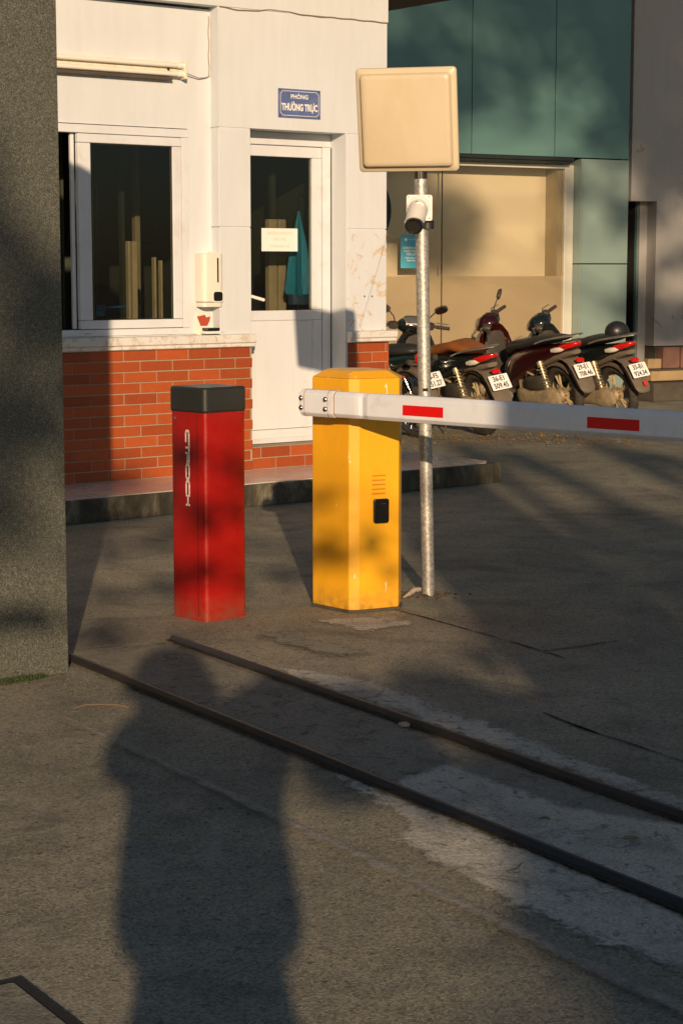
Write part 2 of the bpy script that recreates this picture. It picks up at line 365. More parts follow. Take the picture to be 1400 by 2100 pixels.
def lathe(bm, prof, n=20, mtx=None):
    """prof: (r,z) about z"""
    rings = []
    for r, z in prof:
        ring = [bm.verts.new((r*math.cos(2*PI*k/n), r*math.sin(2*PI*k/n), z)) for k in range(n)]
        if mtx is not None:
            for v in ring: v.co = mtx @ v.co
        rings.append(ring)
    for a, b in zip(rings, rings[1:]):
        for k in range(n): bm.faces.new((a[k], a[(k+1) % n], b[(k+1) % n], b[k]))
    bm.faces.new(rings[0][::-1]); bm.faces.new(rings[-1])
    return bm
def rrect(x0, x1, y0, y1, r, n=5):
    pts = []
    for cx, cy, a0 in ((x1-r, y1-r, 0), (x0+r, y1-r, 90), (x0+r, y0+r, 180), (x1-r, y0+r, 270)):
        for i in range(n+1):
            a = R(a0+90*i/n); pts.append((cx+r*math.cos(a), cy+r*math.sin(a)))
    return pts
def sheet(bm, pts, z=0):
    return bm.faces.new([bm.verts.new((p[0], p[1], z)) for p in pts])
def text(name, s, size, mat, parent, mtx, ext=.0006, xs=1.0, bold=0.0, align='CENTER', space=1.0):
    c = bpy.data.curves.new(name, 'FONT'); c.body = s; c.size = size; c.extrude = ext; c.offset = bold; c.align_x = align; c.align_y = 'CENTER'; c.space_character = space
    c.resolution_u = 3
    t = bpy.data.objects.new('tmp', c); COL.objects.link(t)
    me = bpy.data.meshes.new_from_object(t.evaluated_get(bpy.context.evaluated_depsgraph_get()))
    bpy.data.objects.remove(t)
    me.name = name; me.transform(mtx @ Matrix.Diagonal((xs, 1, 1, 1))); me.materials.clear(); me.materials.append(MAT[mat])
    o = bpy.data.objects.new(name, me); COL.objects.link(o); o.parent = parent; return o
# text facing -y (towards a viewer standing at negative y), x to the right, z up
def face_my(x, y, z, rot=0): return Matrix.Translation((x, y, z)) @ Matrix.Rotation(R(90), 4, 'X') @ Matrix.Rotation(rot, 4, 'Z')

# ------------------------------------------------------------------ ground
bm = NB()
N = 40
sheet(bm, [(-150, -150), (150, -150), (150, 150), (-150, 150)], 0)
g = fin('ground', bm, 'asphalt'); tag(g, kind='structure')

RT = Matrix.Translation((-.999, 6.863, 0)) @ Matrix.Rotation(R(-57), 4, 'Z')      # local x = along rail, y = away
def wob(a, b, n, amp, seed=0, sc_=6.0):
    out = []
    for i in range(n):
        t = i/n; p = Vector((a[0]+(b[0]-a[0])*t, a[1]+(b[1]-a[1])*t, 0))
        q = noise.noise_vector(Vector((p.x*sc_, p.y*sc_, seed)))+noise.noise_vector(Vector((p.x*sc_*4, p.y*sc_*4, seed+9)))*.4
        out.append((p.x+q.x*amp, p.y+q.y*amp))
    return out
def ragged(mat, amp):
    """copy of a cement material that breaks up raggedly towards the rim of its sheet"""
    m = MAT[mat].copy(); m.name = mat+'_ragged'; nt = m.node_tree; b = nt.nodes['Principled BSDF']; o = nt.nodes['Material Output']
    at = nt.nodes.new('ShaderNodeAttribute'); at.attribute_name = 'rim'
    v = coords(nt)
    n = nz(nt, v, 11, 14, .78, .3)
    ad = nt.nodes.new('ShaderNodeMath'); ad.operation = 'MULTIPLY_ADD'; ad.inputs[1].default_value = amp
    su = nt.nodes.new('ShaderNodeMath'); su.operation = 'SUBTRACT'; su.inputs[1].default_value = .5
    nt.links.new(n, su.inputs[0]); nt.links.new(su.outputs[0], ad.inputs[0]); nt.links.new(at.outputs['Fac'], ad.inputs[2])
    mk = ramp(nt, ad.outputs[0], [(.0, 0), (.012, .55), (.035, 1)])
    tr = nt.nodes.new('ShaderNodeBsdfTransparent'); mx = nt.nodes.new('ShaderNodeMixShader')
    nt.links.new(mk, mx.inputs[0]); nt.links.new(tr.outputs[0], mx.inputs[1]); nt.links.new(b.outputs[0], mx.inputs[2]); nt.links.new(mx.outputs[0], o.inputs[0])
    return m
def seg_d(p, a, b):
    ax, ay = a; bx, by = b; dx, dy = bx-ax, by-ay; L = dx*dx+dy*dy
    t = max(0, min(1, ((p[0]-ax)*dx+(p[1]-ay)*dy)/L)) if L else 0
    return math.hypot(p[0]-ax-dx*t, p[1]-ay-dy*t)
def patch(name, pts, mat, z, amp=.12, cell=.03, m=.05):
    """pts: polygon in the rail frame; a 'rim' attribute holds the signed distance to its outline"""
    xs = [p[0] for p in pts]; ys = [p[1] for p in pts]; x0, x1, y0, y1 = min(xs)-m, max(xs)+m, min(ys)-m, max(ys)+m
    nx, ny = int((x1-x0)/cell)+1, int((y1-y0)/cell)+1
    bm = NB(); lay = bm.verts.layers.float.new('rim'); G_ = {}
    for i in range(nx+1):
        for j in range(ny+1):
            p = (x0+(x1-x0)*i/nx, y0+(y1-y0)*j/ny)
            d = min(seg_d(p, pts[k], pts[(k+1) % len(pts)]) for k in range(len(pts)))
            ins = False
            for k in range(len(pts)):
                a, b = pts[k], pts[(k+1) % len(pts)]
                if (a[1] > p[1]) != (b[1] > p[1]) and p[0] < (b[0]-a[0])*(p[1]-a[1])/(b[1]-a[1])+a[0]: ins = not ins
            v = bm.verts.new((p[0], p[1], z)); v[lay] = d if ins else -d; G_[i, j] = v
    for i in range(nx):
        for j in range(ny): bm.faces.new((G_[i, j], G_[i+1, j], G_[i+1, j+1], G_[i, j+1]))
    o = fin(name, bm, ragged(mat, amp)); o.matrix_world = RT.copy(); tag(o, kind='structure'); return o
patch('cement_strip', [(.45, .53), (6.5, .53), (6.5, .68), (2.6, .63), (1.6, .70), (.9, .74), (.6, .64)], 'concrete', .004, .22)
patch('cement_between_rails', [(-.2, .02), (3.2, .02), (3.2, .46), (-.1, .46)], 'concrete2', .004, .05)
patch('rough_cement_between_rails', [(2.05, .0), (6.5, .0), (6.5, .5), (2.9, .5), (2.5, .30), (1.95, .30)], 'concrete', .008)
patch('rough_cement_strip', [(1.85, -.02), (1.9, -.06), (2.2, -.12), (2.36, -.14), (2.47, -.26), (2.75, -.30), (3.1, -.32), (3.6, -.28), (6.5, -.32), (6.5, .0)], 'concrete', .004, .26)
patch('cement_smear', [(-.20, 1.18), (.16, 1.22), (.10, 1.50), (-.10, 1.52)], 'concrete', .004, .42)
patch('cement_smear', [(-.05, .78), (.5, .80), (.55, .98), (0, .95)], 'concrete2', .012, .40)
patch('faded_ground_line', [(.6, -.43), (4.2, -.455), (6.5, -.47), (6.5, -.415), (3.0, -.39), (.7, -.40)], 'linepaint', .012, .085, .015, .03)
for i, (a, b) in enumerate([((-.55, 1.60), (1.0, 1.57)), ((.84, 1.57), (.84, 1.95)), ((1.6, .93), (4.2, .80)), ((.2, 1.0), (.75, 1.45)), ((1.2, 1.9), (3.2, 2.3))]):
    if i == 3: continue
    d = Vector((b[0]-a[0], b[1]-a[1])).normalized(); nrm = (-d.y, d.x); w_ = .006
    p1 = wob(a, b, 60, .02, 20+i, 3); 
    poly = p1+[(x+nrm[0]*w_*(1+.8*math.sin(k*.7)), y+nrm[1]*w_*(1+.8*math.sin(k*.7))) for k, (x, y) in reversed(list(enumerate(p1)))]
    bm = NB(); f = sheet(bm, poly, .004); bmesh.ops.triangulate(bm, faces=[f])
    o = fin('ground_crack', bm, 'dark_gap'); o.matrix_world = RT.copy(); tag(o, kind='structure')
# gutters + rails
for (t0, w0, lab) in ((-.02, 0.0, 'dark steel gate rail starting at the foot of the granite pillar'), (-.124, .486, 'dark steel gate rail on the bollard side, with a pale cement strip behind it')):
    bm = NB(); sheet(bm, [(t0, w0-.036), (8, w0-.036), (8, w0+.018), (t0, w0+.018)], .007)
    o = fin('rail_gutter', bm, 'gutter'); o.matrix_world = RT @ Matrix.Translation((0, 0, .004)); tag(o, kind='structure')
    bm = NB()
    prof = [(-.016, .0), (-.013, .005), (-.006, .014), (.000, .016), (.006, .014), (.012, .005), (.016, .0)]
    rings = []
    for t in (t0, t0+2, t0+4, 8.0):
        rings.append([bm.verts.new((t, w0+y, z+.011)) for y, z in prof])
    for a, b in zip(rings, rings[1:]):
        for k in range(len(prof)-1): bm.faces.new((a[k], a[k+1], b[k+1], b[k]))
    bm.faces.new(rings[0]); bm.faces.new(rings[-1])
    for a, b in zip(rings, rings[1:]): bm.faces.new((a[0], b[0], b[-1], a[-1]))
    o = fin('gate_rail', bm, 'railsteel', smooth=True, auto=25); o.matrix_world = RT.copy()
    tag(o, lab, 'rail', 'sliding gate rails')
# drain / manhole slab bottom-left
t = empty('inspection_cover', (0, 0, 0), 0, 'square cement inspection cover with a dark joint, in the bottom left corner', 'manhole cover'); t.matrix_world = RT.copy()
bm = NB(); box(bm, 2.86, 3.66, -2.26, -1.46, 0, .010); fin('cover_slab', bm, 'concrete2', t, bevel=.006)
bm = NB()
for b_ in ((2.835, 3.685, -2.285, -2.262), (2.835, 3.685, -1.458, -1.435), (2.835, 2.858, -2.262, -1.458), (3.662, 3.685, -2.262, -1.458)): box(bm, *b_, .0, .006)
fin('joint', bm, 'dark_gap', t)

# platform in front of the guardhouse
def off(p, ang, d): return (p[0]+math.cos(R(ang))*d, p[1]+math.sin(R(ang))*d)
K3 = (1.075, 12.72); K0 = off(K3, 39-180, 7.5)
r_ = .10
cpts = [off(K3, 39-180, r_), (K3[0]-.02, K3[1]-.005), (K3[0]+.02, K3[1]+.04), off(K3, 125, r_)]
poly = [K0]+cpts+[off(K3, 125, 4.5), off(off(K3, 125, 4.5), 219, 7.5)]
bm = NB(); prism(bm, poly, 0, .136); o = fin('kerb', bm, 'kerb', bevel=.008); tag(o, kind='structure')
def inset_poly(): 
    a = off(K3, 175, .035); return [off(a, 219, 7.3), off(a, 39, -.08), off(a, 125, .08), off(a, 125, 4.3), off(off(a, 125, 4.3), 219, 7.3)]
bm = NB(); prism(bm, inset_poly(), .12, .142); o = fin('pavement', bm, 'tile', bevel=.002); tag(o, kind='structure')

# ------------------------------------------------------------------ guardhouse
GH = Matrix.Translation((-1.6754, 11.3547, 0)) @ Matrix.Rotation(R(37), 4, 'Z')
gh = empty('guardhouse', (-1.6754, 11.3547, 0), R(37), 'white rendered guardhouse with an orange brick base, a sliding window and a half-glazed door', 'building')
Z0 = .142
LB = .09      # left bay recess
DP = .165     # door plane
def part(name, boxes, mat, parent=gh, bevel=0):
    bm = NB()
    for b_ in boxes: box(bm, *b_)
    return fin(name, bm, mat, parent, bevel=bevel)
# walls (left bay recessed, pilasters, lintels, rear and sides)
part('wall', [(-2.5, 1.13, LB, LB+.16, 2.318, 3.06), (.957, 1.13, LB, LB+.16, 1.03, 2.318), (-2.5, -1.0, LB, LB+.16, 1.03, 2.318), (-2.5, 1.13, LB, LB+.16, .96, 1.035),
              (1.13, 1.372, 0, .25, 2.335, 3.075), (1.372, 2.132, 0, .25, 2.335, 3.075), (2.132, 2.478, .0, .25, 2.335, 3.075), (1.137, 1.37, .004, .25, 2.30, 2.335)], 'wall')
part('wall', [(-2.5, 2.483, -.006, .24, 3.075, 3.35)], 'wall')                       # upper beam
part('pilaster', [(1.13, 1.372, 0, .25, 1.712, 2.326), (1.13, 1.372, 0, .25, 1.03, 1.706)], 'wall', bevel=.004)
part('pilaster', [(2.150, 2.480, 0, .25, 1.712, 2.326), (2.150, 2.480, .0, .25, 1.03, 1.706)], 'wall_peel', bevel=.004)
part('pilaster_core', [(1.14, 1.368, .006, .24, 1.0, 2.34), (2.155, 2.474, .006, .24, 1.0, 2.34)], 'wall')
part('door_reveal', [(2.132, 2.150, .001, .26, Z0, 2.335)], 'wall')
part('wall', [(-2.5, -2.3, .25, 2.6, Z0, 3.35), (2.28, 2.478, .25, 2.6, Z0, 3.35), (-2.5, 2.478, 2.6, 2.8, Z0, 3.35)], 'wall')
part('floor_slab', [(-2.3, 2.28, .25, 2.6, .10, .16)], 'darkstone')
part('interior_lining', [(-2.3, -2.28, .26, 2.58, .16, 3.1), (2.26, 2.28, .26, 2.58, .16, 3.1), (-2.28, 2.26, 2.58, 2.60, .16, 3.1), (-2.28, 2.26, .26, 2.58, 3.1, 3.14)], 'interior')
# roof
part('roof', [(-3.2, 3.45, -.45, 3.3, 3.36, 3.62)], 'roof', bevel=.01)
part('soffit', [(-3.15, 3.42, -.40, 3.2, 3.35, 3.362)], 'soffit')
# brick base as real bricks with mortar
def bricks(x0, x1, z0, z1, y, name='brick_base', bl=.236, bh=.0665, m_=.0075, depth=.05, seed=1, ret=False):
    rnd = random.Random(seed)
    bm = NB(); box(bm, x0+.002, x1-.002, y+.005, y+.25, z0, z1); mo = fin('mortar_bed', bm, 'mortar', gh)
    bm = NB(); n = round((z1-z0)/bh); bh = (z1-z0)/n
    for i in range(n):
        zz = z0+i*bh+m_*.5; xx = x0-(bl*.5 if i % 2 else 0)-bl*.12
        while xx < x1:
            a, b_ = max(xx, x0), min(xx+bl-m_, x1)
            if b_-a > .02:
                dy = rnd.uniform(-.0015, .0015)
                box(bm, a, b_, y+dy, y+depth, zz+rnd.uniform(-.0008, .0008), zz+bh-m_)
            xx += bl
    return fin(name, bm, 'brick', gh, bevel=.0015, seg=1)
bricks(-2.5, 1.376, Z0, .945, 0, seed=3)
bricks(2.150, 2.50, Z0, .955, -.004, seed=5)
bricks(1.376, 2.150, Z0, .288, .03, 'brick_doorstep', seed=8)
# flaking ledges
def ledge(x0, x1, y0, z0, z1, name='sill_ledge'):
    pts = [(y0+.012, z0), (y0, z0+.006), (y0, z0+.026), (y0-.012, z0+.032), (y0-.014, z1-.008), (y0-.006, z1), (.22, z1), (.22, z0)]
    bm = NB(); 
    a = [bm.verts.new((x0, p[0], p[1])) for p in pts]; b_ = [bm.verts.new((x1, p[0], p[1])) for p in pts]
    bm.faces.new(a); bm.faces.new(b_[::-1])
    for k in range(len(pts)): bm.faces.new((a[k], a[(k+1) % len(pts)], b_[(k+1) % len(pts)], b_[k]))
    return fin(name, bm, 'ledge', gh, bevel=.003)
ledge(-2.5, 1.388, -.022, .9455, 1.028); ledge(2.142, 2.535, -.045, .9555, 1.03)
# window: outer frame, sliding sash, glass
win = part('window', [(-1.0, .955, LB-.012, LB+.06, 2.262, 2.312), (-1.0, .955, LB-.012, LB+.06, 1.035, 1.075), (.905, .955, LB-.011, LB+.06, 1.076, 2.261), (-1.0, -.95, LB-.011, LB+.06, 1.076, 2.261)], 'upvc', bevel=.003)
sash = part('sash', [(.165, .900, LB-.016, LB+.02, 2.205, 2.258), (.165, .900, LB-.016, LB+.02, 1.079, 1.132), (.165, .252, LB-.015, LB+.021, 1.134, 2.203), (.835, .900, LB-.015, LB+.021, 1.134, 2.203)], 'upvc', win, bevel=.004)
part('pane', [(.25, .838, LB+.001, LB+.005, 1.13, 2.207)], 'glass', win)
part('gasket', [(.252, .835, LB-.004, LB, 1.132, 1.138), (.252, .835, LB-.004, LB, 2.197, 2.203), (.252, .258, LB-.004, LB, 1.139, 2.196), (.829, .835, LB-.004, LB, 1.139, 2.196)], 'black_rub', win)
part('sash', [(.138, .162, LB+.026, LB+.05, 1.08, 2.258)], 'upvc', win, bevel=.003)
part('window_drip_hole', [(.196+i*.014, .202+i*.014, LB-.0135, LB-.011, 1.048, 1.054) for i in range(3)], 'dark_gap', win)
# door
dr = part('door', [(1.39, 2.060, DP+.006, DP+.05, 2.176, 2.246), (1.39, 2.060, DP+.006, DP+.05, 1.106, 1.172), (1.39, 2.060, DP+.006, DP+.05, .292, .325), (1.985, 2.060, DP+.005, DP+.05, .326, 1.105), (1.985, 2.060, DP+.005, DP+.05, 1.173, 2.175), (1.39, 1.46, DP+.005, DP+.05, .326, 1.105), (1.39, 1.46, DP+.005, DP+.05, 1.173, 2.175)], 'upvc', bevel=.004)
part('door_panel', [(1.46, 1.985, DP+.016, DP+.03, .385, 1.106), (1.46, 1.985, DP+.010, DP+.03, .325, .382)], 'door_panel', dr, bevel=.002)
part('door_glass', [(1.46, 1.985, DP+.024, DP+.028, 1.172, 2.176)], 'glass', dr)
bm = NB(); box(bm, -.055, .055, -.010, .010, -.010, .010); fin('handle', bm, 'white', dr, bevel=.004, loc=(1.515, DP-.025, 1.255), rot=(0, R(14), 0))
part('door_frame', [(1.372, 2.132, DP-.004, DP+.06, 2.250, 2.334), (2.064, 2.132, DP-.003, DP+.06, .290, 2.249), (1.372, 1.386, DP-.003, DP+.06, .290, 2.249)], 'upvc', bevel=.004)
part('door_frame_rebate', [(2.128, 2.1318, DP-.010, DP-.004, .29, 2.245)], 'black_rub')
# things seen through the glass: inner posts of a second doorway
part('interior_post', [(1.861, 1.926, .5, .55, .16, 1.78)], 'interior_frame', bevel=.004); part('interior_post', [(1.942, 2.003, .5, .54, .16, 1.78)], 'interior_frame', bevel=.006); part('interior_post', [(1.89, 1.925, .51, .55, 1.79, 2.9)], 'interior', bevel=.004)  # cream ends where the sunlight does; the dark length above paints the shade
for a_, b_, z_ in ((.640, .655, 1.62), (.672, .705, 1.62), (.880, .892, 1.50), (.832, .846, 1.52)): part('interior_post', [(a_, b_, .30, .34, .16, z_)], 'interior_frame', bevel=.004)  # post tops cut where their sunlit stretch ends
for a_, b_ in ((.50, .515), (.60, .62), (.76, .77), (.95, .97)): part('interior_post', [(a_, b_, .9, .95, .16, 2.6)], 'interior', bevel=.002)
part('interior_frame', [(1.0, 1.04, 1.4, 1.45, .9, 2.3), (1.35, 1.39, 1.4, 1.45, .9, 2.3), (1.0, 1.39, 1.4, 1.45, 2.31, 2.36)], 'cream_dk', bevel=.004)
part('interior_counter', [(-1.2, 1.1, .28, .75, .98, 1.04)], 'darkstone', bevel=.004)
# mesh lines: crack between render and beam, cable to the lamp
bm = NB(); pts = []
for i in range(40):
    s_ = 1.14+1.34*i/39; pts.append((s_, -.008, 3.073-.012*math.sin(i*.35)*math.exp(-((i-8)/12)**2)+.002*math.sin(i*1.3)))
tube(bm, pts, .0035, 5); o = fin('wall_cable', bm, 'cable', smooth=True); o.matrix_world = GH.copy(); tag(o, 'thin beige cable running along the top of the white wall', 'cable')
bm = NB(); pts = [(.93, LB-.03, 2.655), (.97, LB-.03, 2.645), (1.03, LB-.02, 2.632), (1.09, LB-.012, 2.640), (1.118, LB-.008, 2.652)]+[(1.116+.003*math.sin(i*1.7), LB-.007, 2.66+i*.04) for i in range(10)]
tube(bm, pts, .0035, 5); o = fin('lamp_cable', bm, 'cable', smooth=True); o.matrix_world = GH.copy(); tag(o, 'lamp cable climbing the wall corner beside the fluorescent lamp', 'cable')

def at_gh(o): o.matrix_world = GH @ o.matrix_world; return o
def gh_thing(name, x, y, z, label, cat, group=None):
    o = bpy.data.objects.new(name, None); COL.objects.link(o); o.empty_display_size = .1
    o.matrix_world = GH @ Matrix.Translation((x, y, z)); return tag(o, label, cat, group)
# twin fluorescent lamp
L_ = gh_thing('wall_lamp', 0, LB, 2.67, 'twin-tube fluorescent lamp on the wall above the window', 'lamp')
bm = NB(); box(bm, -.30, .915, -.028, 0, -.048, .048); fin('lamp_housing', bm, 'fixture', L_, bevel=.004)
for zz in (.026, -.026):
    bm = NB(); tube(bm, [(-.28, -.048, zz), (.885, -.048, zz)], .0145, 14); fin('lamp_tube', bm, 'tube', L_, smooth=True)
bm = NB()
for zz in (.026, -.026): tube(bm, [(.86, -.048, zz), (.90, -.048, zz)], .017, 12)
fin('tube_cap', bm, 'white', L_, smooth=True)
bm = NB(); box(bm, .900, .917, -.068, 0, -.054, .052); fin('end_bracket', bm, 'fixture', L_, bevel=.004)
bm = NB(); lathe(bm, [(.001, 0), (.007, .001), (.007, .010), (.001, .011)], 10, Matrix.Translation((.80, -.028, .002)) @ Matrix.Rotation(R(90), 4, 'X')); fin('starter', bm, 'dis_black', L_)
bm = NB(); box(bm, -.30, .82, -.05, -.028, -.065, -.05); fin('lower_tray', bm, 'darkstone', L_)
# name plaque
S_ = gh_thing('name_plaque', 1.753, -.004, 2.506, 'blue enamel plaque with white lettering above the door', 'sign')
bm = NB(); box(bm, -.167, .167, -.004, .004, -.092, .092); fin('plaque_plate', bm, 'signblue', S_, bevel=.002)
bm = NB()
def stroke(a, b_, w_=.003, y=-.0052):
    a, b_ = Vector(a), Vector(b_); d = (b_-a).normalized(); n_ = Vector((-d.y, d.x))*w_/2
    q = [a-n_, b_-n_, b_+n_, a+n_]; vs = [bm.verts.new((p.x, y, p.y)) for p in q]; bm.faces.new(vs)
c_ = .018; X_, Z_ = .152, .077
P8 = [(-X_+c_, Z_), (X_-c_, Z_), (X_, Z_-c_), (X_, -Z_+c_), (X_-c_, -Z_), (-X_+c_, -Z_), (-X_, -Z_+c_), (-X_, Z_-c_)]
for i in range(8): stroke(P8[i], P8[(i+1) % 8])
fin('plaque_border', bm, 'white', S_)
text('lettering', 'PHÒNG', .038, 'white', S_, face_my(-.002, -.0055, .042), xs=1.0, bold=.0008, space=1.05)
text('lettering', 'THƯỜNG TRỰC', .060, 'white', S_, face_my(0, -.0055, -.026), xs=.655, bold=.0022)
for px, pz in ((-.157, .082), (.157, -.082), (.157, .082), (-.157, -.082)):
    bm = NB(); lathe(bm, [(.0005, 0), (.004, .001), (.004, .003), (.0005, .004)], 8, Matrix.Translation((px, -.004, pz)) @ Matrix.Rotation(R(90), 4, 'X'))
    fin('plaque_screw', bm, 'dark_gap', S_)
# soap dispenser
D_ = gh_thing('soap_dispenser', 1.073, LB, 1.37, 'white wall-mounted hand sanitiser dispenser between the window and the door', 'dispenser')
bm = NB(); prism(bm, rrect(-.077, .077, -.11, .01, .030), -.135, .175); fin('dispenser_body', bm, 'dispenser', D_, smooth=True, bevel=.010, auto=50)
bm = NB(); prism(bm, rrect(-.074, .074, -.105, .0, .026), -.165, -.137, ins=.0); fin('dispenser_base', bm, 'dispenser', D_, smooth=True, bevel=.004, auto=50)
bm = NB(); box(bm, .024, .036, -.1125, -.10, -.01, .145); fin('level_window', bm, 'dis_black', D_, bevel=.003)
bm = NB(); prism(bm, rrect(-.004, .064, -.128, -.068, .016), -.1135, -.105, Matrix.Rotation(R(0), 4, 'X') @ Matrix(((1, 0, 0, 0), (0, 0, 1, 0), (0, 1, 0, 0), (0, 0, 0, 1)))); fin('sensor_window', bm, 'dis_black', D_, bevel=.003)
bm = NB(); prism(bm, rrect(-.012, .072, -.136, -.060, .020), -.111, -.100, Matrix(((1, 0, 0, 0), (0, 0, 1, 0), (0, 1, 0, 0), (0, 0, 0, 1)))); fin('sensor_frame', bm, 'dispenser', D_, bevel=.003)
bm = NB(); profile_xz(bm, [(-.085, -.31), (-.080, -.335), (-.03, -.352), (.06, -.345), (.075, -.30), (.03, -.29), (.012, -.20), (-.075, -.20)], -.012, 0); fin('drip_tray_back', bm, 'dispenser', D_, bevel=.003)
bm = NB(); box(bm, -.03, .088, -.085, -.005, -.315, -.297); fin('drip_tray', bm, 'dis_black', D_, bevel=.004)
bm = NB(); box(bm, -.05, .092, -.09, -.005, -.335, -.318); fin('drip_tray_lip', bm, 'dispenser', D_, bevel=.004)
bm = NB(); profile_xz(bm, [(-.068, -.225), (-.01, -.215), (0, -.232), (.032, -.226), (.024, -.255), (.008, -.285), (-.042, -.285)], -.016, -.012); fin('red_sticker', bm, 'redstick', D_)
bm = NB(); box(bm, -.012, .012, -.09, -.06, .175, .182); fin('dispenser_lock', bm, 'dispenser', D_, bevel=.002)
# paper notice on the door glass
P_ = gh_thing('paper_notice', 1.726, DP+.020, 1.636, 'white paper notice taped to the door glass', 'notice')
bm = NB(); box(bm, -.145, .145, -.0012, .0006, -.075, .075); fin('paper_sheet', bm, 'paper', P_)
for s_, zz, sz in (('KHÔNG PHẬN SỰ', .042, .026), ('MIỄN VÀO', .002, .024), ('PHÒNG BẢO VỆ', -.042, .024)):
    text('faded_lettering', s_, sz, 'faint', P_, face_my(0, -.0016, zz), ext=.0002, xs=.9)
# small wall hook with two holes (right pilaster)
for x_ in (2.29, 2.355):
    bm = NB(); lathe(bm, [(.0005, 0), (.006, .001), (.006, .002), (.0005, .0025)], 8, Matrix.Translation((x_, -.001, 1.262)) @ Matrix.Rotation(R(90), 4, 'X'))
    fin('screw_hole', bm, 'dark_gap', gh)
# umbrella hanging inside the door
U_ = gh_thing('hanging_umbrella', 1.965, .30, 1.36, 'folded teal umbrella hanging tip down behind the door glass', 'umbrella')
bm = NB(); n_ = 24; rings = []
for z, r0, fl in ((.47, .008, 0), (.42, .016, .12), (.25, .052, .28), (.10, .068, .40), (-.02, .076, .45), (-.06, .088, .36), (-.09, .080, .36)):
    rings.append([bm.verts.new((r0*(1+fl*math.cos(6*2*PI*k/n_))*math.cos(2*PI*k/n_), .7*r0*(1+fl*math.cos(6*2*PI*k/n_))*math.sin(2*PI*k/n_), z-.02*fl*math.cos(3*2*PI*k/n_)*(1 if z < 0 else 0))) for k in range(n_)])
for a, b_ in zip(rings, rings[1:]):
    for k in range(n_): bm.faces.new((a[k], a[(k+1) % n_], b_[(k+1) % n_], b_[k]))
bm.faces.new(rings[0]); bm.faces.new(rings[-1]); fin('umbrella_canopy', bm, 'umbrella', U_, smooth=True)
bm = NB(); prism(bm, [(.082*math.cos(2*PI*k/12), .055*math.sin(2*PI*k/12)) for k in range(12)], -.155, -.085, ins=-.05); fin('umbrella_hem', bm, 'umbrella_dk', U_, bevel=.006)
bm = NB(); tube(bm, [(0, 0, -.15), (0, 0, -.20), (.004, 0, -.27)], [.009, .008, .005], 8); fin('umbrella_tip', bm, 'dis_black', U_, smooth=True)
bm = NB(); tube(bm, [(0, 0, .46), (0, 0, .56), (.02, 0, .59), (.04, 0, .56)], .006, 8); fin('umbrella_handle', bm, 'dis_black', U_, smooth=True)
# blue tool and red box on the counter inside the window
B_ = gh_thing('blue_cloth_brush', .54, .36, 1.20, 'blue brush lying behind the sliding window pane', 'brush')
bm = NB(); loft(bm, [(-.10, 0, 0, .012, .018), (-.05, 0, 0, .02, .026), (-.03, 0, .002, .01, .008), (.16, 0, .01, .008, .006), (.20, 0, .008, .015, .012)]); fin('brush_body', bm, 'blueplastic', B_, smooth=True)
bm = NB(); box(bm, -.10, -.05, -.01, .01, -.05, -.018); fin('bristles', bm, 'umbrella', B_)
bm = NB(); box(bm, -.04, .04, -.03, .03, 0, .07); o = fin('red_box', bm, 'sticker', None, bevel=.004); o.matrix_world = GH @ Matrix.Translation((.78, .38, 1.045)); tag(o, 'small red box on the counter behind the window', 'box')

# ------------------------------------------------------------------ granite gate pillar
pl = empty('gate_pillar', (-.983, 6.651, 0), R(37), 'speckled dark granite gate pillar at the left edge', 'pillar')
bm = NB(); box(bm, -.9, 0, 0, .12, 0, 3.20); fin('granite_cladding', bm, 'granite', pl, bevel=.004)
bm = NB(); box(bm, -.895, -.004, .1201, .70, 0, 3.19); fin('pillar_core', bm, 'granite', pl, bevel=.004)
bm = NB(); box(bm, -.89, -.01, .01, .69, 3.201, 3.23); fin('pillar_cap', bm, 'granite', pl, bevel=.008)
# second gate pillar, beside the photographer, whose shadow crosses the barrier arm
# ------------------------------------------------------------------ office building with teal cladding
FA = R(30); FX, FY = 1.2211, 19.5
of = empty('office_building', (FX, FY, 0), FA, 'office building clad in teal metal panels with a large cream-lit display window', 'building')
def fpart(name, boxes, mat, parent=of, bevel=0): return part(name, boxes, mat, parent, bevel)
jt = .012
xs_ = [-4.1, -3.04, -1.98, -.92, .13, 1.18, 2.17]
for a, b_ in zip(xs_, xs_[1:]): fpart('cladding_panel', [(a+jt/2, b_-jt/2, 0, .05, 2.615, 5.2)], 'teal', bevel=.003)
fpart('cladding_backing', [(-4.1, 2.16, .03, .4, 2.62, 5.2)], 'darkmetal')
fpart('soffit_trim', [(-4.1, 1.44, .003, .16, 2.575, 2.612), (-4.1, 1.42, .02, .16, 2.545, 2.573)], 'darkmetal', bevel=.003)
for z0, z1 in ((.1, 1.49), (1.502, 2.603)):
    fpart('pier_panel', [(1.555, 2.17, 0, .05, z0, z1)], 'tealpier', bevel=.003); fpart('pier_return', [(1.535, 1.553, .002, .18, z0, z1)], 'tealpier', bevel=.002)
fpart('pier_core', [(1.55, 2.16, .04, .6, 0, 2.61)], 'darkmetal')
fw = fpart('window_frame', [(1.42, 1.533, .13, .18, .1, 2.54), (-4.1, 1.42, .13, .18, 2.50, 2.542), (-4.1, 1.42, .13, .18, .06, .12)], 'silverframe', bevel=.004)
fpart('window_pane', [(-4.0, -.135, .15, .156, .12, 2.50), (-.125, 1.42, .15, .156, .12, 2.50)], 'shop_glass', fw)
fpart('glass_joint', [(-.134, -.126, .146, .160, .12, 2.50)], 'darkmetal', fw)
fpart('frosted_film', [(-4.0, -.136, .158, .161, .12, 1.366), (-.124, 1.42, .158, .161, .12, 1.366)], 'film', fw)
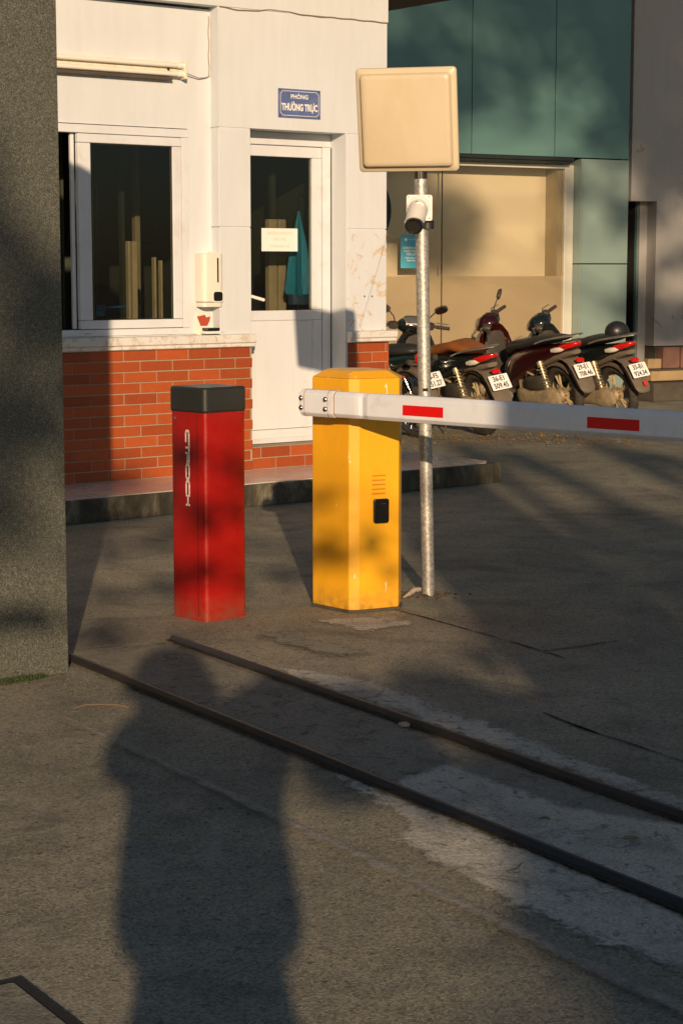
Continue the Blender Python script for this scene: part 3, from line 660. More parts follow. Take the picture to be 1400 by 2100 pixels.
fpart('interior_wall', [(-4.1, 1.36, .40, .48, 0, 2.9)], 'cream'); fpart('interior_jamb', [(1.36, 1.55, .185, .48, 0, 2.6)], 'cream_dk')  # the jamb's shadow is put into its darker cream
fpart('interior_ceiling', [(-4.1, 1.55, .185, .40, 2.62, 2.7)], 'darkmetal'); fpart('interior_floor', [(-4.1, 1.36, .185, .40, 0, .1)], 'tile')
fpart('rear_wall', [(-4.1, 2.16, .72, 4, 0, 5.2)], 'darkstone')
fpart('cladding_joint', [(1.53, 2.168, .02, .04, 1.49, 1.502)], 'dark_gap')
FM = Matrix.Translation((FX, FY, 0)) @ Matrix.Rotation(FA, 4, 'Z')
def f_thing(name, x, y, z, label, cat):
    o = bpy.data.objects.new(name, None); COL.objects.link(o); o.matrix_world = FM @ Matrix.Translation((x, y, z)); return tag(o, label, cat)
# round dark emblem on the inner wall, half hidden by the guardhouse
bm = NB(); lathe(bm, [(.001, 0), (.42, .002), (.43, .006), (.43, .010), (.001, .011)], 48, Matrix.Rotation(R(90), 4, 'X'))
o = fin('round_emblem', bm, M('dark_green_disc', (.012, .03, .028), .5)); o.matrix_world = FM @ Matrix.Translation((-1.18, .147, 2.03)); tag(o, 'dark round disc on the shop glass, half hidden by the guardhouse corner', 'emblem')
W_ = f_thing('teal_poster', -.53, .146, 1.62, 'teal poster with white lines of text on the display glass behind the pole', 'poster')
bm = NB(); box(bm, -.10, .14, -.002, .002, -.17, .17); fin('poster_sheet', bm, 'tealpaper', W_)
bm = NB(); lathe(bm, [(.001, 0), (.017, .0005), (.017, .001), (.001, .0015)], 16, Matrix.Translation((-.04, -.0025, .12)) @ Matrix.Rotation(R(90), 4, 'X')); fin('poster_logo', bm, 'white', W_)
text('poster_lettering', 'HỆ THỐNG', .022, 'white', W_, face_my(.04, -.003, .12), ext=.0003, xs=.8)
for s_, zz, sz in (('KHÁCH HÀNG', .035, .030), ('THÂN THIỆN', .002, .030), ('TIỆN LỢI', -.030, .030), ('Hotline phục vụ', -.065, .022), ('Thanh Hóa', -.092, .024)):
    text('poster_lettering', s_, sz, 'white', W_, face_my(.02, -.003, zz), ext=.0003, xs=.95, bold=.0008)

# ------------------------------------------------------------------ stained white wall on the right, with dark doorway and steps
rw = empty('stained_wall', (3.1626, 20.8, 0), FA, 'grey-white stained building wall with a dark doorway, right of the teal cladding', 'building')
part('wall', [(.0, .36, 0, .5, 2.18, 6.0), (.36, 3.5, 0, .5, .59, 6.0), (.255, .36, .16, .5, .1, 2.18)], 'stained', rw)
part('wall_base', [(.365, 1.5, -.02, .5, 0, .58)], 'darkstone', rw)
part('doorway_recess', [(-.25, .255, .55, .9, 0, 2.3)], 'dark_gap', rw)
part('doorway_side', [(.243, .254, .19, .23, .1, 2.18)], 'teal', rw); part('doorway_side', [(.244, .254, .231, .5, .1, 2.18)], 'dark_gap', rw)
st = empty('stone_steps', (3.1626, 20.8, 0), FA, 'sandy stone steps at the foot of the stained wall', 'steps')
part('step', [(.19, .38, -.12, -.03, .345, .455)], 'sand', st, bevel=.012)
part('step', [(.14, .60, -.24, -.03, .215, .325)], 'sand', st, bevel=.01)
part('step', [(.605, 1.1, -.22, -.03, .215, .32)], 'darkstone', st, bevel=.01)
part('step', [(.10, 1.6, -.22, -.03, .328, .343)], 'darkstone', st, bevel=.004)
part('step', [(.05, 1.6, -.40, -.03, 0, .205)], 'darkstone', st, bevel=.012)
sb = empty('stone_block', (3.1626, 20.8, 0), FA, 'red-brown stone block standing on the steps against the stained wall', 'block')
part('block_stone', [(.385, .62, -.14, -.025, .345, .58)], 'redstone', sb, bevel=.010)
part('block_side_stone', [(.625, .74, -.16, -.025, .345, .575)], 'redstone', sb, bevel=.010)

# ------------------------------------------------------------------ red bollard
rb = empty('red_bollard', (-.553, 7.775, 0), R(-46), 'square red access bollard with a black cap and white vertical lettering', 'bollard')
hs = .112
bm = NB(); prism(bm, rrect(-hs, hs, -hs, hs, .022, 4), .0, .865); fin('bollard_body', bm, 'red', rb, smooth=True, auto=40)
bm = NB(); prism(bm, rrect(-hs-.005, hs+.005, -hs-.005, hs+.005, .026, 5), .862, .968); fin('bollard_cap', bm, 'blackcap', rb, smooth=True, auto=40, bevel=.011, seg=3)
bm = NB(); box(bm, hs-.050, hs-.046, -hs-.0012, -hs+.002, .02, .86); fin('body_seam', bm, M('dark_red_seam', (.16, .006, .004), .5), rb)
# stencil lettering drawn as strokes on the left-facing side (local -y face is left; runs down the face)
LTR = {  # glyphs on a 1 x 1 cell (x right, y up), polylines
    'G': [[(1, 1), (.25, 1), (0, .75), (0, .25), (.25, 0), (1, 0), (1, .45), (.5, .45)]],
    'E': [[(1, 1), (.0, 1), (0, 0), (1, 0)], [(0.1, .5), (.8, .5)]], 'T': [[(0, 1), (1, 1)], [(.5, .85), (.5, 0)]], 'O': [[(.2, 1), (.8, 1), (1, .8), (1, .2), (.8, 0), (.2, 0), (0, .2), (0, .8), (.2, 1)]],
    'C': [[(1, 1), (.2, 1), (0, .8), (0, .2), (.2, 0), (1, 0)]], 'H': [[(0, 1), (0, 0)], [(1, 1), (1, 0)], [(0, .5), (1, .5)]], 'P': [[(0, 0), (0, 1), (1, 1), (1, .45), (.1, .45)]]}
bm = NB()
def gl(pts, w_):
    for a, b_ in zip(pts, pts[1:]):
        a, b_ = Vector(a), Vector(b_); d = (b_-a)
        if d.length < 1e-6: continue
        d.normalize(); n_ = Vector((-d.y, d.x))*w_/2; a = a-d*w_*.35; b_ = b_+d*w_*.35
        vs = [bm.verts.new((p.x, -hs-.0012, p.y)) for p in (a-n_, b_-n_, b_+n_, a+n_)]; bm.faces.new(vs)
zt = .787; cw = .020; xL = .002
seq = [('C', .052), ('T', .040), ('P', .046), ('O', .070), ('C', .060), ('H', .045)]
for ch, ln in seq:
    for pl_ in LTR[ch]:
        # rotate 90 deg clockwise: letter x runs down (-z), letter y runs right
        gl([(xL-cw/2+p[1]*cw, zt-p[0]*ln*.86) for p in pl_], .0085)
    zt -= ln
fin('bollard_lettering', bm, 'lettering', rb)
bm = NB(); lathe(bm, [(.001, 0), (.006, .001), (.006, .003), (.001, .005)], 10, Matrix.Translation((-.075, -hs, .835)) @ Matrix.Rotation(R(90), 4, 'X')); fin('body_screw', bm, 'steel', rb)

# ------------------------------------------------------------------ yellow barrier with arm
yb = empty('barrier_gate', (.06, 8.03, 0), 0, 'yellow hexagonal barrier gate housing with a white boom arm carrying red tape marks', 'barrier')
hexp = [(-.124, 8.003), (.031, 7.832), (.075, 7.838), (.244, 7.922), (.258, 8.035), (.115, 8.235), (-.095, 8.16)]
hexl = [(x-.06, y-8.03) for x, y in hexp]
bm = NB(); prism(bm, hexl, .012, .992)
bm2 = bm; fin('housing', bm, 'yellow', yb, bevel=.004)
bm = NB(); prism(bm, hexl, .993, 1.023, ins=.30); fin('housing_top', bm, 'yellow', yb, bevel=.003)
bm = NB(); prism(bm, [(x*1.03, y*1.03) for x, y in hexl], 0, .012); fin('base_plate', bm, 'darkstone', yb, bevel=.002)
a0 = math.atan2(7.922-7.838, .244-.075); fr = Matrix.Translation((.075-.06, 7.838-8.03, 0)) @ Matrix.Rotation(a0, 4, 'Z')
bm = NB()
for i in range(5):
    zz = .503+i*.019; box(bm, .060, .122, -.0035, .001, zz, zz+.004, fr)
fin('louvre_shade', bm, M('vent_shadow_paint', (.55, .22, .01), .5), yb)  # darker yellow strips paint the shade under each louvre
bm = NB()
for i in range(5):
    zz = .5075+i*.019; box(bm, .060, .122, -.006, .001, zz, zz+.007, fr)
fin('vent_louvre', bm, 'yellow', yb, bevel=.002)
bm = NB(); prism(bm, rrect(.064, .134, .380, .484, .010), -.016, .0, fr @ Matrix(((1, 0, 0, 0), (0, 0, 1, 0), (0, 1, 0, 0), (0, 0, 0, 1)))); fin('card_reader', bm, 'dis_black', yb, bevel=.003)
for x_ in (.098, .110): bm = NB(); box(bm, x_, x_+.003, -.018, -.016, .462, .465, fr); fin('reader_light', bm, 'steel', yb)
# arm frame: origin at the hub in front of the left face, x along the arm
AA = math.atan2(6.64-7.71, 1.21-.030)
arm0 = Vector((.030-.06, 7.705-8.03, .893))
AM = Matrix.Translation(arm0) @ Matrix.Rotation(AA, 4, 'Z')
def octo(hw, hh, c): return [(-hw+c, -hh), (hw-c, -hh), (hw, -hh+c*1.1), (hw, hh-c*1.1), (hw-c, hh), (-hw+c, hh), (-hw, hh-c*1.1), (-hw, -hh+c*1.1)]
def octbar(bm, stations, mtx):
    rings = []
    for x, hw, hh, c, dy in stations:
        rings.append([bm.verts.new(mtx @ Vector((x, y+dy, z))) for y, z in octo(hw, hh, c)])
    for a, b_ in zip(rings, rings[1:]):
        for k in range(8): bm.faces.new((a[k], a[(k+1) % 8], b_[(k+1) % 8], b_[k]))
    bm.faces.new(rings[0]); bm.faces.new(rings[-1]); return bm
bm = NB(); hh = .0535; hw = .028; c_ = .0145
octbar(bm, [(-.10, hw, hh, c_, 0), (.055, hw, hh, c_, 0), (.075, hw*.97, hh*.985, c_, .001), (.088, hw*.84, hh*.975, c_*.8, .003), (.095, hw*.80, hh*.99, c_*.8, .003), (.104, hw*.88, hh*1.0, c_, .002), (.125, hw, hh, c_, 0), (1.3, hw, hh, c_, 0), (4.6, hw, hh, c_, 0)], AM)
arm = fin('boom_arm', bm, 'armwhite', yb, bevel=.0025)
bm = NB(); octbar(bm, [(-.252, hw+.002, hh-.004, c_*1.3, 0), (-.245, hw+.005, hh+.0025, c_, 0), (-.058, hw+.005, hh+.0025, c_, 0)], AM); fin('arm_clamp', bm, 'armwhite', yb, bevel=.003)
bm = NB(); octbar(bm, [(-.0575, hw+.0035, hh+.001, c_, 0), (-.0555, hw+.0035, hh+.001, c_, 0)], AM)
fin('rust_seam', bm, 'rustline', yb); bm = NB()
octbar(bm, [(-.2205, hw+.0062, hh+.0035, c_, 0), (-.2190, hw+.0062, hh+.0035, c_, 0)], AM); fin('rust_seam', bm, 'rustline', yb); bm = NB(); octbar(bm, [(-.0885, hw+.0062, hh+.0035, c_, 0), (-.0870, hw+.0062, hh+.0035, c_, 0)], AM)
fin('rust_seam', bm, 'rustline', yb)
for x_ in (-.235, -.098):
    for z_ in (-.020, .020):
        bm = NB(); lathe(bm, [(.001, -.002), (.0105, -.001), (.0115, .003), (.010, .0075), (.006, .0105), (.001, .0115)], 14, AM @ Matrix.Translation((x_, -hw-.006, z_)) @ Matrix.Rotation(R(90), 4, 'X')); fin('bolt', bm, 'bolt', yb, smooth=True, auto=0)
bm = NB(); lathe(bm, [(.04, 0), (.04, .10)], 20, AM @ Matrix.Translation((-.16, .02, 0)) @ Matrix.Rotation(R(-90), 4, 'X')); fin('arm_hub', bm, 'darkmetal', yb)
for x0_, x1_ in ((.314, .521), (1.201, 1.427), (2.10, 2.32), (3.0, 3.22)):
    bm = NB(); box(bm, x0_, x1_, -hw-.0012, -hw+.001, -.0245, .0165, AM); fin('reflective_tape', bm, 'reflect', yb)

# ------------------------------------------------------------------ pole, board, security camera
po = empty('sign_pole', (.388, 8.29, 0), 0, 'galvanised steel pole with a blank cream plastic board at its top', 'signpost'); po.rotation_euler = (0, R(-1.35), 0)
bm = NB(); tube(bm, [(0, 0, -.01), (0, 0, .9), (0, 0, 1.835)], .0285, 20); fin('pole', bm, 'galv', po, smooth=True, auto=60)
bm = NB(); tube(bm, [(0, 0, 1.836), (0, 0, 2.10)], .0275, 20); fin('pole_sleeve', bm, 'blackpipe', po, smooth=True, auto=60)
bm = NB(); box(bm, -.009, .013, -.0300, -.0265, .913, .926); fin('pole_slot', bm, 'dark_gap', po)
bm = NB(); tube(bm, [(-.010, -.030, 1.87), (-.012, -.031, 1.80), (-.022, -.030, 1.74)], .0018, 5); fin('pole_wire', bm, 'cable', po)
BM_ = Matrix.Translation((-.057, -.06, 2.084)) @ Matrix.Rotation(R(1.4), 4, 'Y') @ Matrix.Rotation(R(-15), 4, 'Z') @ Matrix.Rotation(R(11), 4, 'X') @ Matrix.Scale(.985, 4)
YX = Matrix(((1, 0, 0, 0), (0, 0, 1, 0), (0, 1, 0, 0), (0, 0, 0, 1)))
def rloft(bm, levels, mtx, n=5):
    rings = []
    for (h_, y_, r, dx, dz) in levels:
        rings.append([bm.verts.new(mtx @ Vector((p[0]+dx, y_, p[1]+dz))) for p in rrect(-h_, h_, -h_, h_, r, n)])
    for a, b_ in zip(rings, rings[1:]):
        m_ = len(a)
        for k in range(m_): bm.faces.new((a[k], a[(k+1) % m_], b_[(k+1) % m_], b_[k]))
    bm.faces.new(rings[0]); bm.faces.new(rings[-1]); return bm
bm = NB(); rloft(bm, [(.219, .025, .016, 0, 0), (.224, .018, .018, 0, 0), (.224, .004, .018, 0, 0), (.220, -.001, .018, 0, 0), (.204, -.001, .016, 0, 0), (.2015, -.004, .016, 0, 0), (.199, -.022, .016, 0, 0), (.193, -.029, .018, 0, 0), (.180, -.032, .02, 0, 0)], BM_); fin('sign_board', bm, 'cream_board', po, smooth=True, auto=50)
bm = NB(); box(bm, -.04, .04, -.035, .02, 1.98, 2.02); box(bm, -.04, .04, -.035, .02, 2.14, 2.18); fin('board_bracket', bm, 'darkmetal', po, bevel=.002)
bm = NB()
for k in range(40):
    a = random.uniform(0, 2*PI); rr = random.uniform(.03, .17); s_ = random.uniform(.004, .014)
    c = Vector((.388+math.cos(a)*rr*1.3, 8.27+math.sin(a)*rr*.6, s_*.3)); 
    bmesh.ops.create_icosphere(bm, subdivisions=1, radius=s_, matrix=Matrix.Translation(c) @ Matrix.Diagonal((1, 1, .6, 1)))
o = fin('rubble', bm, 'soil'); tag(o, 'crumbled red-brown soil heaped at the foot of the steel pole', 'rubble', kind='stuff')
bm = NB(); tube(bm, [(.272, 8.17, .008), (.30, 8.20, .02), (.325, 8.22, .035), (.352, 8.225, .036)], [.003, .010, .012, .009], 7); o = fin('broken_root', bm, 'stone', smooth=True); tag(o, 'pale broken stick lying against the foot of the pole', 'stick')

SCX, SCY, SCZ = .372, 8.24, 1.715
sc_ = empty('security_camera', (.333, 8.235, 1.683), 0, 'white bullet security camera pointing down from the steel pole', 'camera')
# base plate px 833-887, y 400-452
bm = NB(); prism(bm, rrect(-.053, .060, -.030, .082, .010), -.012, .006, YX); fin('mounting_plate', bm, 'camwhite', sc_, bevel=.003)
bm = NB()
for x_, z_ in ((-.043, .073), (.045, .074), (.021, .068), (-.036, .052), (.037, .008), (.048, -.018)):
    bm = NB(); lathe(bm, [(.0005, 0), (.0035, .0005), (.0035, .0015), (.0005, .0025)], 8, Matrix.Translation((x_, -.012, z_)) @ Matrix.Rotation(R(90), 4, 'X')); fin('plate_screw', bm, 'steel', sc_)
bm = NB(); lathe(bm, [(.05, 0), (.05, .012), (.036, .02), (.02, .028), (.02, .06)], 24, Matrix.Translation((.0, -.012, .030)) @ Matrix.Rotation(R(90), 4, 'X')); fin('ball_mount', bm, 'camwhite', sc_, smooth=True)
axis = Vector((-.16, -.82, -.55)).normalized()      # where the camera looks
q = axis.to_track_quat('Z', 'Y').to_matrix().to_4x4()
CB = Matrix.Translation((-.008, -.055, .004)) @ q
bm = NB(); lathe(bm, [(.008, -.045), (.030, -.04), (.034, -.02), (.037, .0), (.038, .100), (.037, .104), (.033, .104)], 28, CB); fin('camera_body', bm, 'blackpipe', sc_, smooth=True)
bm = NB(); lathe(bm, [(.0385, .098), (.0400, .103), (.039, .112), (.033, .112), (.031, .104), (.023, .103), (.020, .098), (.013, .098), (.011, .093), (.001, .092)], 28, CB); fin('camera_lens', bm, 'lens', sc_, smooth=True, auto=30)
# white sun shield: half shell over the top
bm = NB(); upv = (Vector((0, 0, 1))-axis*axis.z).normalized(); sid = axis.cross(upv)
c0 = Vector((-.008, -.055, .004)); n_ = 16; rings = []
for zz, rr, sp in ((-.062, .020, 118), (-.055, .036, 118), (-.03, .042, 115), (.05, .0425, 108), (.088, .043, 84)):
    ro, ri = [], []
    for k in range(n_+1):
        a = R(-sp+2*sp*k/n_); ex = zz+(.016*math.cos(a*1.0) if zz > .08 else 0)
        for rad, lst in ((rr, ro), (rr-.003, ri)): lst.append(bm.verts.new(c0+axis*ex+upv*math.cos(a)*rad+sid*math.sin(a)*rad))
    rings.append(ro+ri[::-1])
m_ = len(rings[0])
for a, b_ in zip(rings, rings[1:]):
    for k in range(m_): bm.faces.new((a[k], a[(k+1) % m_], b_[(k+1) % m_], b_[k]))
bm.faces.new(rings[0]); bm.faces.new(rings[-1][::-1]); fin('sun_shield', bm, 'camwhite', sc_, smooth=True, auto=40)
bm = NB(); lathe(bm, [(.0005, 0), (.006, .001), (.006, .003), (.0005, .004)], 10, Matrix.Translation(c0+axis*-.02+upv*.039) @ upv.to_track_quat('Z', 'Y').to_matrix().to_4x4()); fin('shield_screw', bm, 'steel', sc_)
bm = NB(); lathe(bm, [(.031, -.018), (.031, .018)], 20, Matrix.Translation((.040, .050, -.045))); fin('pole_clamp', bm, 'blackpipe', sc_, smooth=True)

# ------------------------------------------------------------------ motorbikes
def wheel(parent, x, R0, spokes='cast', y=0):
    w_ = bpy.data.objects.new('wheel', None); COL.objects.link(w_); w_.parent = parent; w_.location = (x, y, R0)
    tw = .046 if spokes == 'cast' else .034
    bm = NB(); torus(bm, (0, 0, 0), R0-tw*.9, tw*.9, 'y', 44, 12, 1.12)
    fin('tyre', bm, 'tyre', w_, smooth=True, auto=0)
    bm = NB(); ri = R0-tw*1.75
    torus(bm, (0, 0, 0), ri, .012, 'y', 40, 8, 2.2); fin('rim', bm, 'chrome' if spokes == 'wire' else 'plastic', w_, smooth=True)
    bm = NB()
    if spokes == 'cast':
        for k in range(5):
            a = 2*PI*k/5
            for s_ in (-1, 1):
                b_ = a+s_*.16
                tube(bm, [(.03*math.cos(a), .0, .03*math.sin(a)), (.5*ri*math.cos(a+s_*.06), .0, .5*ri*math.sin(a+s_*.06)), (ri*math.cos(b_), 0, ri*math.sin(b_))], [.016, .012, .011], 6)
    else:
        for k in range(32):
            a = 2*PI*k/32; s_ = 1 if k % 2 else -1; b_ = a+s_*.35
            tube(bm, [(.03*math.cos(b_), .02*s_, .03*math.sin(b_)), (ri*math.cos(a), 0, ri*math.sin(a))], .0022, 4)
    fin('spokes', bm, 'spoke' if spokes == 'cast' else 'chrome', w_, smooth=True)
    bm = NB(); lathe(bm, [(.012, -.07), (.05, -.06), (.068, -.04), (.068, .02), (.045, .05), (.012, .055)], 22, Matrix.Rotation(R(90), 4, 'X')); 
    for k in range(22):
        a = 2*PI*k/22; box(bm, .055, .105, .03, .038, -.004, .004, Matrix.Rotation(-a, 4, 'Y') @ Matrix.Rotation(R(random.uniform(-12, 12)), 4, 'Y'))
    fin('hub', bm, 'dusty_alloy', w_, smooth=True, auto=30)
    return w_
def spring(bm, p0, p1, r, turns, wr):
    p0, p1 = Vector(p0), Vector(p1); d = p1-p0; u, v = frame_at(p0, d); pts = []
    n_ = turns*10
    for i in range(n_+1):
        a = 2*PI*turns*i/n_; pts.append(p0+d*i/n_+(u*math.cos(a)+v*math.sin(a))*r)
    return tube(bm, pts, wr, 5)
def plate(parent, l1, l2, x, z, rake, w_=.19, h_=.14):
    """vietnamese rear plate, faces backwards (local -x)"""
    p = bpy.data.objects.new('number_plate', None); COL.objects.link(p); p.parent = parent
    # plate local frame: X right as seen from behind = -y of the bike, Z up
    p.matrix_local = Matrix.Translation((x, 0, z)) @ Matrix.Rotation(R(-90), 4, 'Z') @ Matrix.Rotation(rake, 4, 'X')
    bm = NB(); prism(bm, rrect(-w_/2, w_/2, -h_/2, h_/2, .010), -.002, .002, YX); fin('plate_sheet', bm, 'plate', p, bevel=.0008)
    text('plate_lettering', l1, .066, 'ink', p, face_my(0, -.0024, .032), ext=.0003, xs=.80, bold=.0014)
    text('plate_lettering', l2, .066, 'ink', p, face_my(0, -.0024, -.034), ext=.0003, xs=.80, bold=.0014)
    return p
def handlebars(parent, steer, bodymat, seatmat='plastic', mirrors=(1, 1), grip='plastic', hgt=1.0, silver=False, xs=1.08):
    h = bpy.data.objects.new('handlebar', None); COL.objects.link(h); h.parent = parent
    h.matrix_local = Matrix.Translation((xs, 0, hgt-.02)) @ Matrix.Rotation(R(-24), 4, 'Y') @ Matrix.Rotation(steer, 4, 'Z')
    bm = NB(); tube(bm, [(-.07, .31, .03), (-.02, .22, .02), (.0, .08, 0), (.0, -.08, 0), (-.02, -.22, .02), (-.07, -.31, .03)], .011, 8); fin('bar', bm, 'plastic', h, smooth=True)
    bm = NB()
    for s_ in (1, -1): bm = NB(); tube(bm, [(-.025, .225*s_, .02), (-.075, .345*s_, .033)], [.018, .017], 10); fin('grip', bm, grip, h, smooth=True)
    bm = NB()
    for s_ in (1, -1): bm = NB(); tube(bm, [(.015, .17*s_, .02), (.04, .24*s_, .028), (-.005, .34*s_, .038)], [.006, .006, .005], 6); fin('lever', bm, 'grab', h, smooth=True)
    bm = NB(); loft(bm, [(-.09, 0, .03, .05, .025), (-.06, 0, .025, .11, .055), (0, 0, .01, .135, .075), (.05, 0, -.01, .13, .085), (.10, 0, -.04, .09, .065), (.125, 0, -.055, .05, .035)], 20, 2.4); fin('headset_cowl', bm, bodymat, h, smooth=True, auto=0)
    bm = NB(); 
    for s_ in (1, -1): bm = NB(); loft(bm, [(-.045, .165*s_, .02, .045, .030), (0, .165*s_, .02, .055, .034), (.03, .165*s_, .015, .04, .025)], 14); fin('switch_housing', bm, 'plastic', h, smooth=True)
    bm = NB(); loft(bm, [(.085, 0, -.045, .075, .055), (.120, 0, -.062, .06, .045), (.135, 0, -.07, .03, .02)], 16); fin('headlight', bm, 'clear', h, smooth=True)
    bm = NB(); box(bm, -.095, -.075, -.055, .055, .015, .055, Matrix.Rotation(R(20), 4, 'Y')); fin('dashboard', bm, 'clear' if silver else 'dis_black', h, bevel=.006)
    if silver:
        bm = NB(); loft(bm, [(-.075, 0, .075, .05, .008), (-.02, 0, .092, .085, .008), (.04, 0, .085, .06, .008), (.075, 0, .06, .02, .006)], 16); fin('cowl_trim', bm, 'grab', h, smooth=True)
    for s_, on in zip((1, -1), mirrors):
        if not on: continue
        m_ = bpy.data.objects.new('mirror', None); COL.objects.link(m_); m_.parent = h
        bm = NB(); tube(bm, [(.0, .145*s_, .03), (.0, .165*s_, .10), (-.01, .215*s_, .165)], .006, 7); fin('mirror_stem', bm, 'plastic', m_, smooth=True)
        mx_ = Matrix.Translation((-.015, .262*s_, .190)) @ Matrix.Rotation(R(22*s_), 4, 'X')
        bm = NB(); loft(bm, [(-.012, 0, 0, .058, .036), (0, 0, 0, .062, .040), (.02, 0, 0, .045, .028)], 18, 2.8)
        for v in bm.verts: v.co = mx_ @ v.co
        fin('mirror_shell', bm, 'plastic', m_, smooth=True)
        bm = NB(); loft(bm, [(-.0145, 0, 0, .052, .031), (-.0125, 0, 0, .054, .033)], 18, 2.8)
        for v in bm.verts: v.co = mx_ @ v.co
        fin('mirror_glass', bm, 'mirror', m_)
    return h
def scooter(name, loc, head, lean, steer, body, seatm, l1, l2, label, mirrors=(0, 0), silver=False, railm='grab', hgt=1.0, sticker=False, tailm='mudflap', taillift=0.0):
    b = bpy.data.objects.new(name, None); COL.objects.link(b)
    b.matrix_world = Matrix.Translation((loc[0], loc[1], 0)) @ Matrix.Rotation(R(90+head), 4, 'Z') @ Matrix.Rotation(R(-lean), 4, 'X')
    tag(b, label, 'motorbike', 'motorbikes parked in a row in front of the display window')
    WR = .285
    wheel(b, 0, WR); 
    # front end turns with the bars
    fw_ = wheel(b, 1.27, WR-.005); fw_.name = 'wheel'; fw_.matrix_local = Matrix.Translation((1.27, 0, WR-.005)) @ Matrix.Rotation(steer, 4, 'Z')
    FM_ = Matrix.Translation((1.27, 0, WR)) @ Matrix.Rotation(steer, 4, 'Z')
    bm = NB()
    for s_ in (-1, 1): tube(bm, [FM_ @ Vector((0, .065*s_, 0)), FM_ @ Vector((-.09, .06*s_, .33))], .016, 8)
    tube(bm, [FM_ @ Vector((-.09, .07, .33)), FM_ @ Vector((-.09, -.07, .33))], .02, 8); tube(bm, [(1.18, 0, WR+.33), (1.09, 0, .93)], .022, 10)
    fin('fork', bm, 'dusty_alloy', b, smooth=True)
    bm = NB(); rings = []
    for k in range(12):
        a = R(-10+150*k/11); rr = WR+.022; rings.append([bm.verts.new(FM_ @ Vector((rr*math.cos(a)*(1 if True else 0), yy, rr*math.sin(a)-dz))) for yy, dz in ((-.058, .03), (-.045, 0), (0, -.008), (.045, 0), (.058, .03))])
    for a_, c_ in zip(rings, rings[1:]):
        for k in range(4): bm.faces.new((a_[k], a_[k+1], c_[k+1], c_[k]))
    o = fin('front_fender', bm, body, b, smooth=True); o.modifiers.new('solid', 'SOLIDIFY').thickness = .004
    # rear body cowl, both sides in one shell
    T = taillift
    bm = NB(); loft(bm, [(.80, 0, .40, .09, .10), (.70, 0, .47, .135, .17), (.55, 0, .545, .150, .165), (.38, 0, .60, .150, .135), (.20, 0, .65+T*.3, .142, .10), (.02, 0, .69+T*.6, .125, .075), (-.14, 0, .725+T, .105, .055), (-.25, 0, .748+T, .07, .035), (-.30, 0, .76+T, .03, .018)], 24, 3.0)
    fin('body_cowl', bm, body, b, smooth=True, auto=50)
    bm = NB(); loft(bm, [(.73, 0, .66, .085, .045), (.68, 0, .72, .118, .055), (.56, 0, .745, .128, .050), (.42, 0, .755, .125, .045), (.34, 0, .775, .128, .050), (.22, 0, .795, .132, .052), (.05, 0, .812+T*.7, .122, .042), (-.08, 0, .822+T, .10, .028), (-.14, 0, .825+T, .07, .014)], 24, 2.6)
    fin('seat', bm, seatm, b, smooth=True, auto=0)
    # grab rail
    bm = NB(); z_ = .838+T
    pts = [(.16, .140, z_-.055), (.02, .142, z_-.022), (-.12, .125, z_), (-.24, .075, z_+.016), (-.285, .0, z_+.020), (-.24, -.075, z_+.016), (-.12, -.125, z_), (.02, -.142, z_-.022), (.16, -.140, z_-.055)]
    rings = []
    for i, p in enumerate(pts):
        p = Vector(p); d = (Vector(pts[min(i+1, 8)])-Vector(pts[max(i-1, 0)])).normalized(); u = d.cross(Vector((0, 0, 1))).normalized(); hw_ = (.018, .026, .032, .036, .045, .036, .032, .026, .018)[i]
        rings.append([bm.verts.new(p+u*a_*hw_+Vector((0, 0, c_*.010))) for a_, c_ in ((1, .3), (.5, 1), (-.5, 1), (-1, .3), (-1, -.6), (1, -.6))])
    for a_, c_ in zip(rings, rings[1:]):
        for k in range(6): bm.faces.new((a_[k], a_[(k+1) % 6], c_[(k+1) % 6], c_[k]))
    bm.faces.new(rings[0]); bm.faces.new(rings[-1]); fin('grab_rail', bm, railm, b, smooth=True, auto=60)
    # lights
    bm = NB(); loft(bm, [(-.15, 0, .748+T, .118, .030), (-.22, 0, .758+T, .100, .034), (-.285, 0, .772+T, .060, .026), (-.318, 0, .785+T, .02, .010)], 20, 3.0); fin('tail_light', bm, 'taillight', b, smooth=True, auto=60)
    for s_ in (1, -1):
        bm = NB(); loft(bm, [(-.05, .118*s_, .722+T, .014, .018), (-.11, .112*s_, .728+T, .022, .026), (-.175, .098*s_, .735+T, .024, .022), (-.20, .088*s_, .738+T, .012, .01)], 12, 2.6); fin('turn_signal', bm, 'clear' if s_ > 0 else 'amber', b, smooth=True)
    # under-tail and mudguard
    bm = NB(); loft(bm, [(.12, 0, .60, .11, .04), (-.05, 0, .655+T*.5, .108, .045), (-.20, 0, .69+T, .085, .035), (-.27, 0, .70+T, .05, .02)], 18, 3); fin('under_tail', bm, tailm, b, smooth=True, auto=50)
    bm = NB(); rings = []
    for x_, z2, hw_ in ((-.06, .645, .095), (-.16, .635, .092), (-.24, .595, .088), (-.30, .53, .085), (-.345, .45, .082), (-.385, .375, .075), (-.405, .335, .055)):
        z2 += T*.7
        rings.append([bm.verts.new((x_+dx, yy, z2+dx*.6)) for yy, dx in ((-hw_, .05), (-hw_, .0), (-hw_*.5, -.010), (hw_*.5, -.010), (hw_, .0), (hw_, .05))])
    for a_, c_ in zip(rings, rings[1:]):
        for k in range(5): bm.faces.new((a_[k], a_[k+1], c_[k+1], c_[k]))
    o = fin('mudguard', bm, tailm, b, smooth=True, auto=40); sm = o.modifiers.new('solid', 'SOLIDIFY'); sm.thickness = .008
    bm = NB(); loft(bm, [(-.300, 0, .632+T*.7, .042, .016), (-.322, 0, .625+T*.7, .040, .015)], 12, 4); fin('reflector', bm, 'taillight', b)
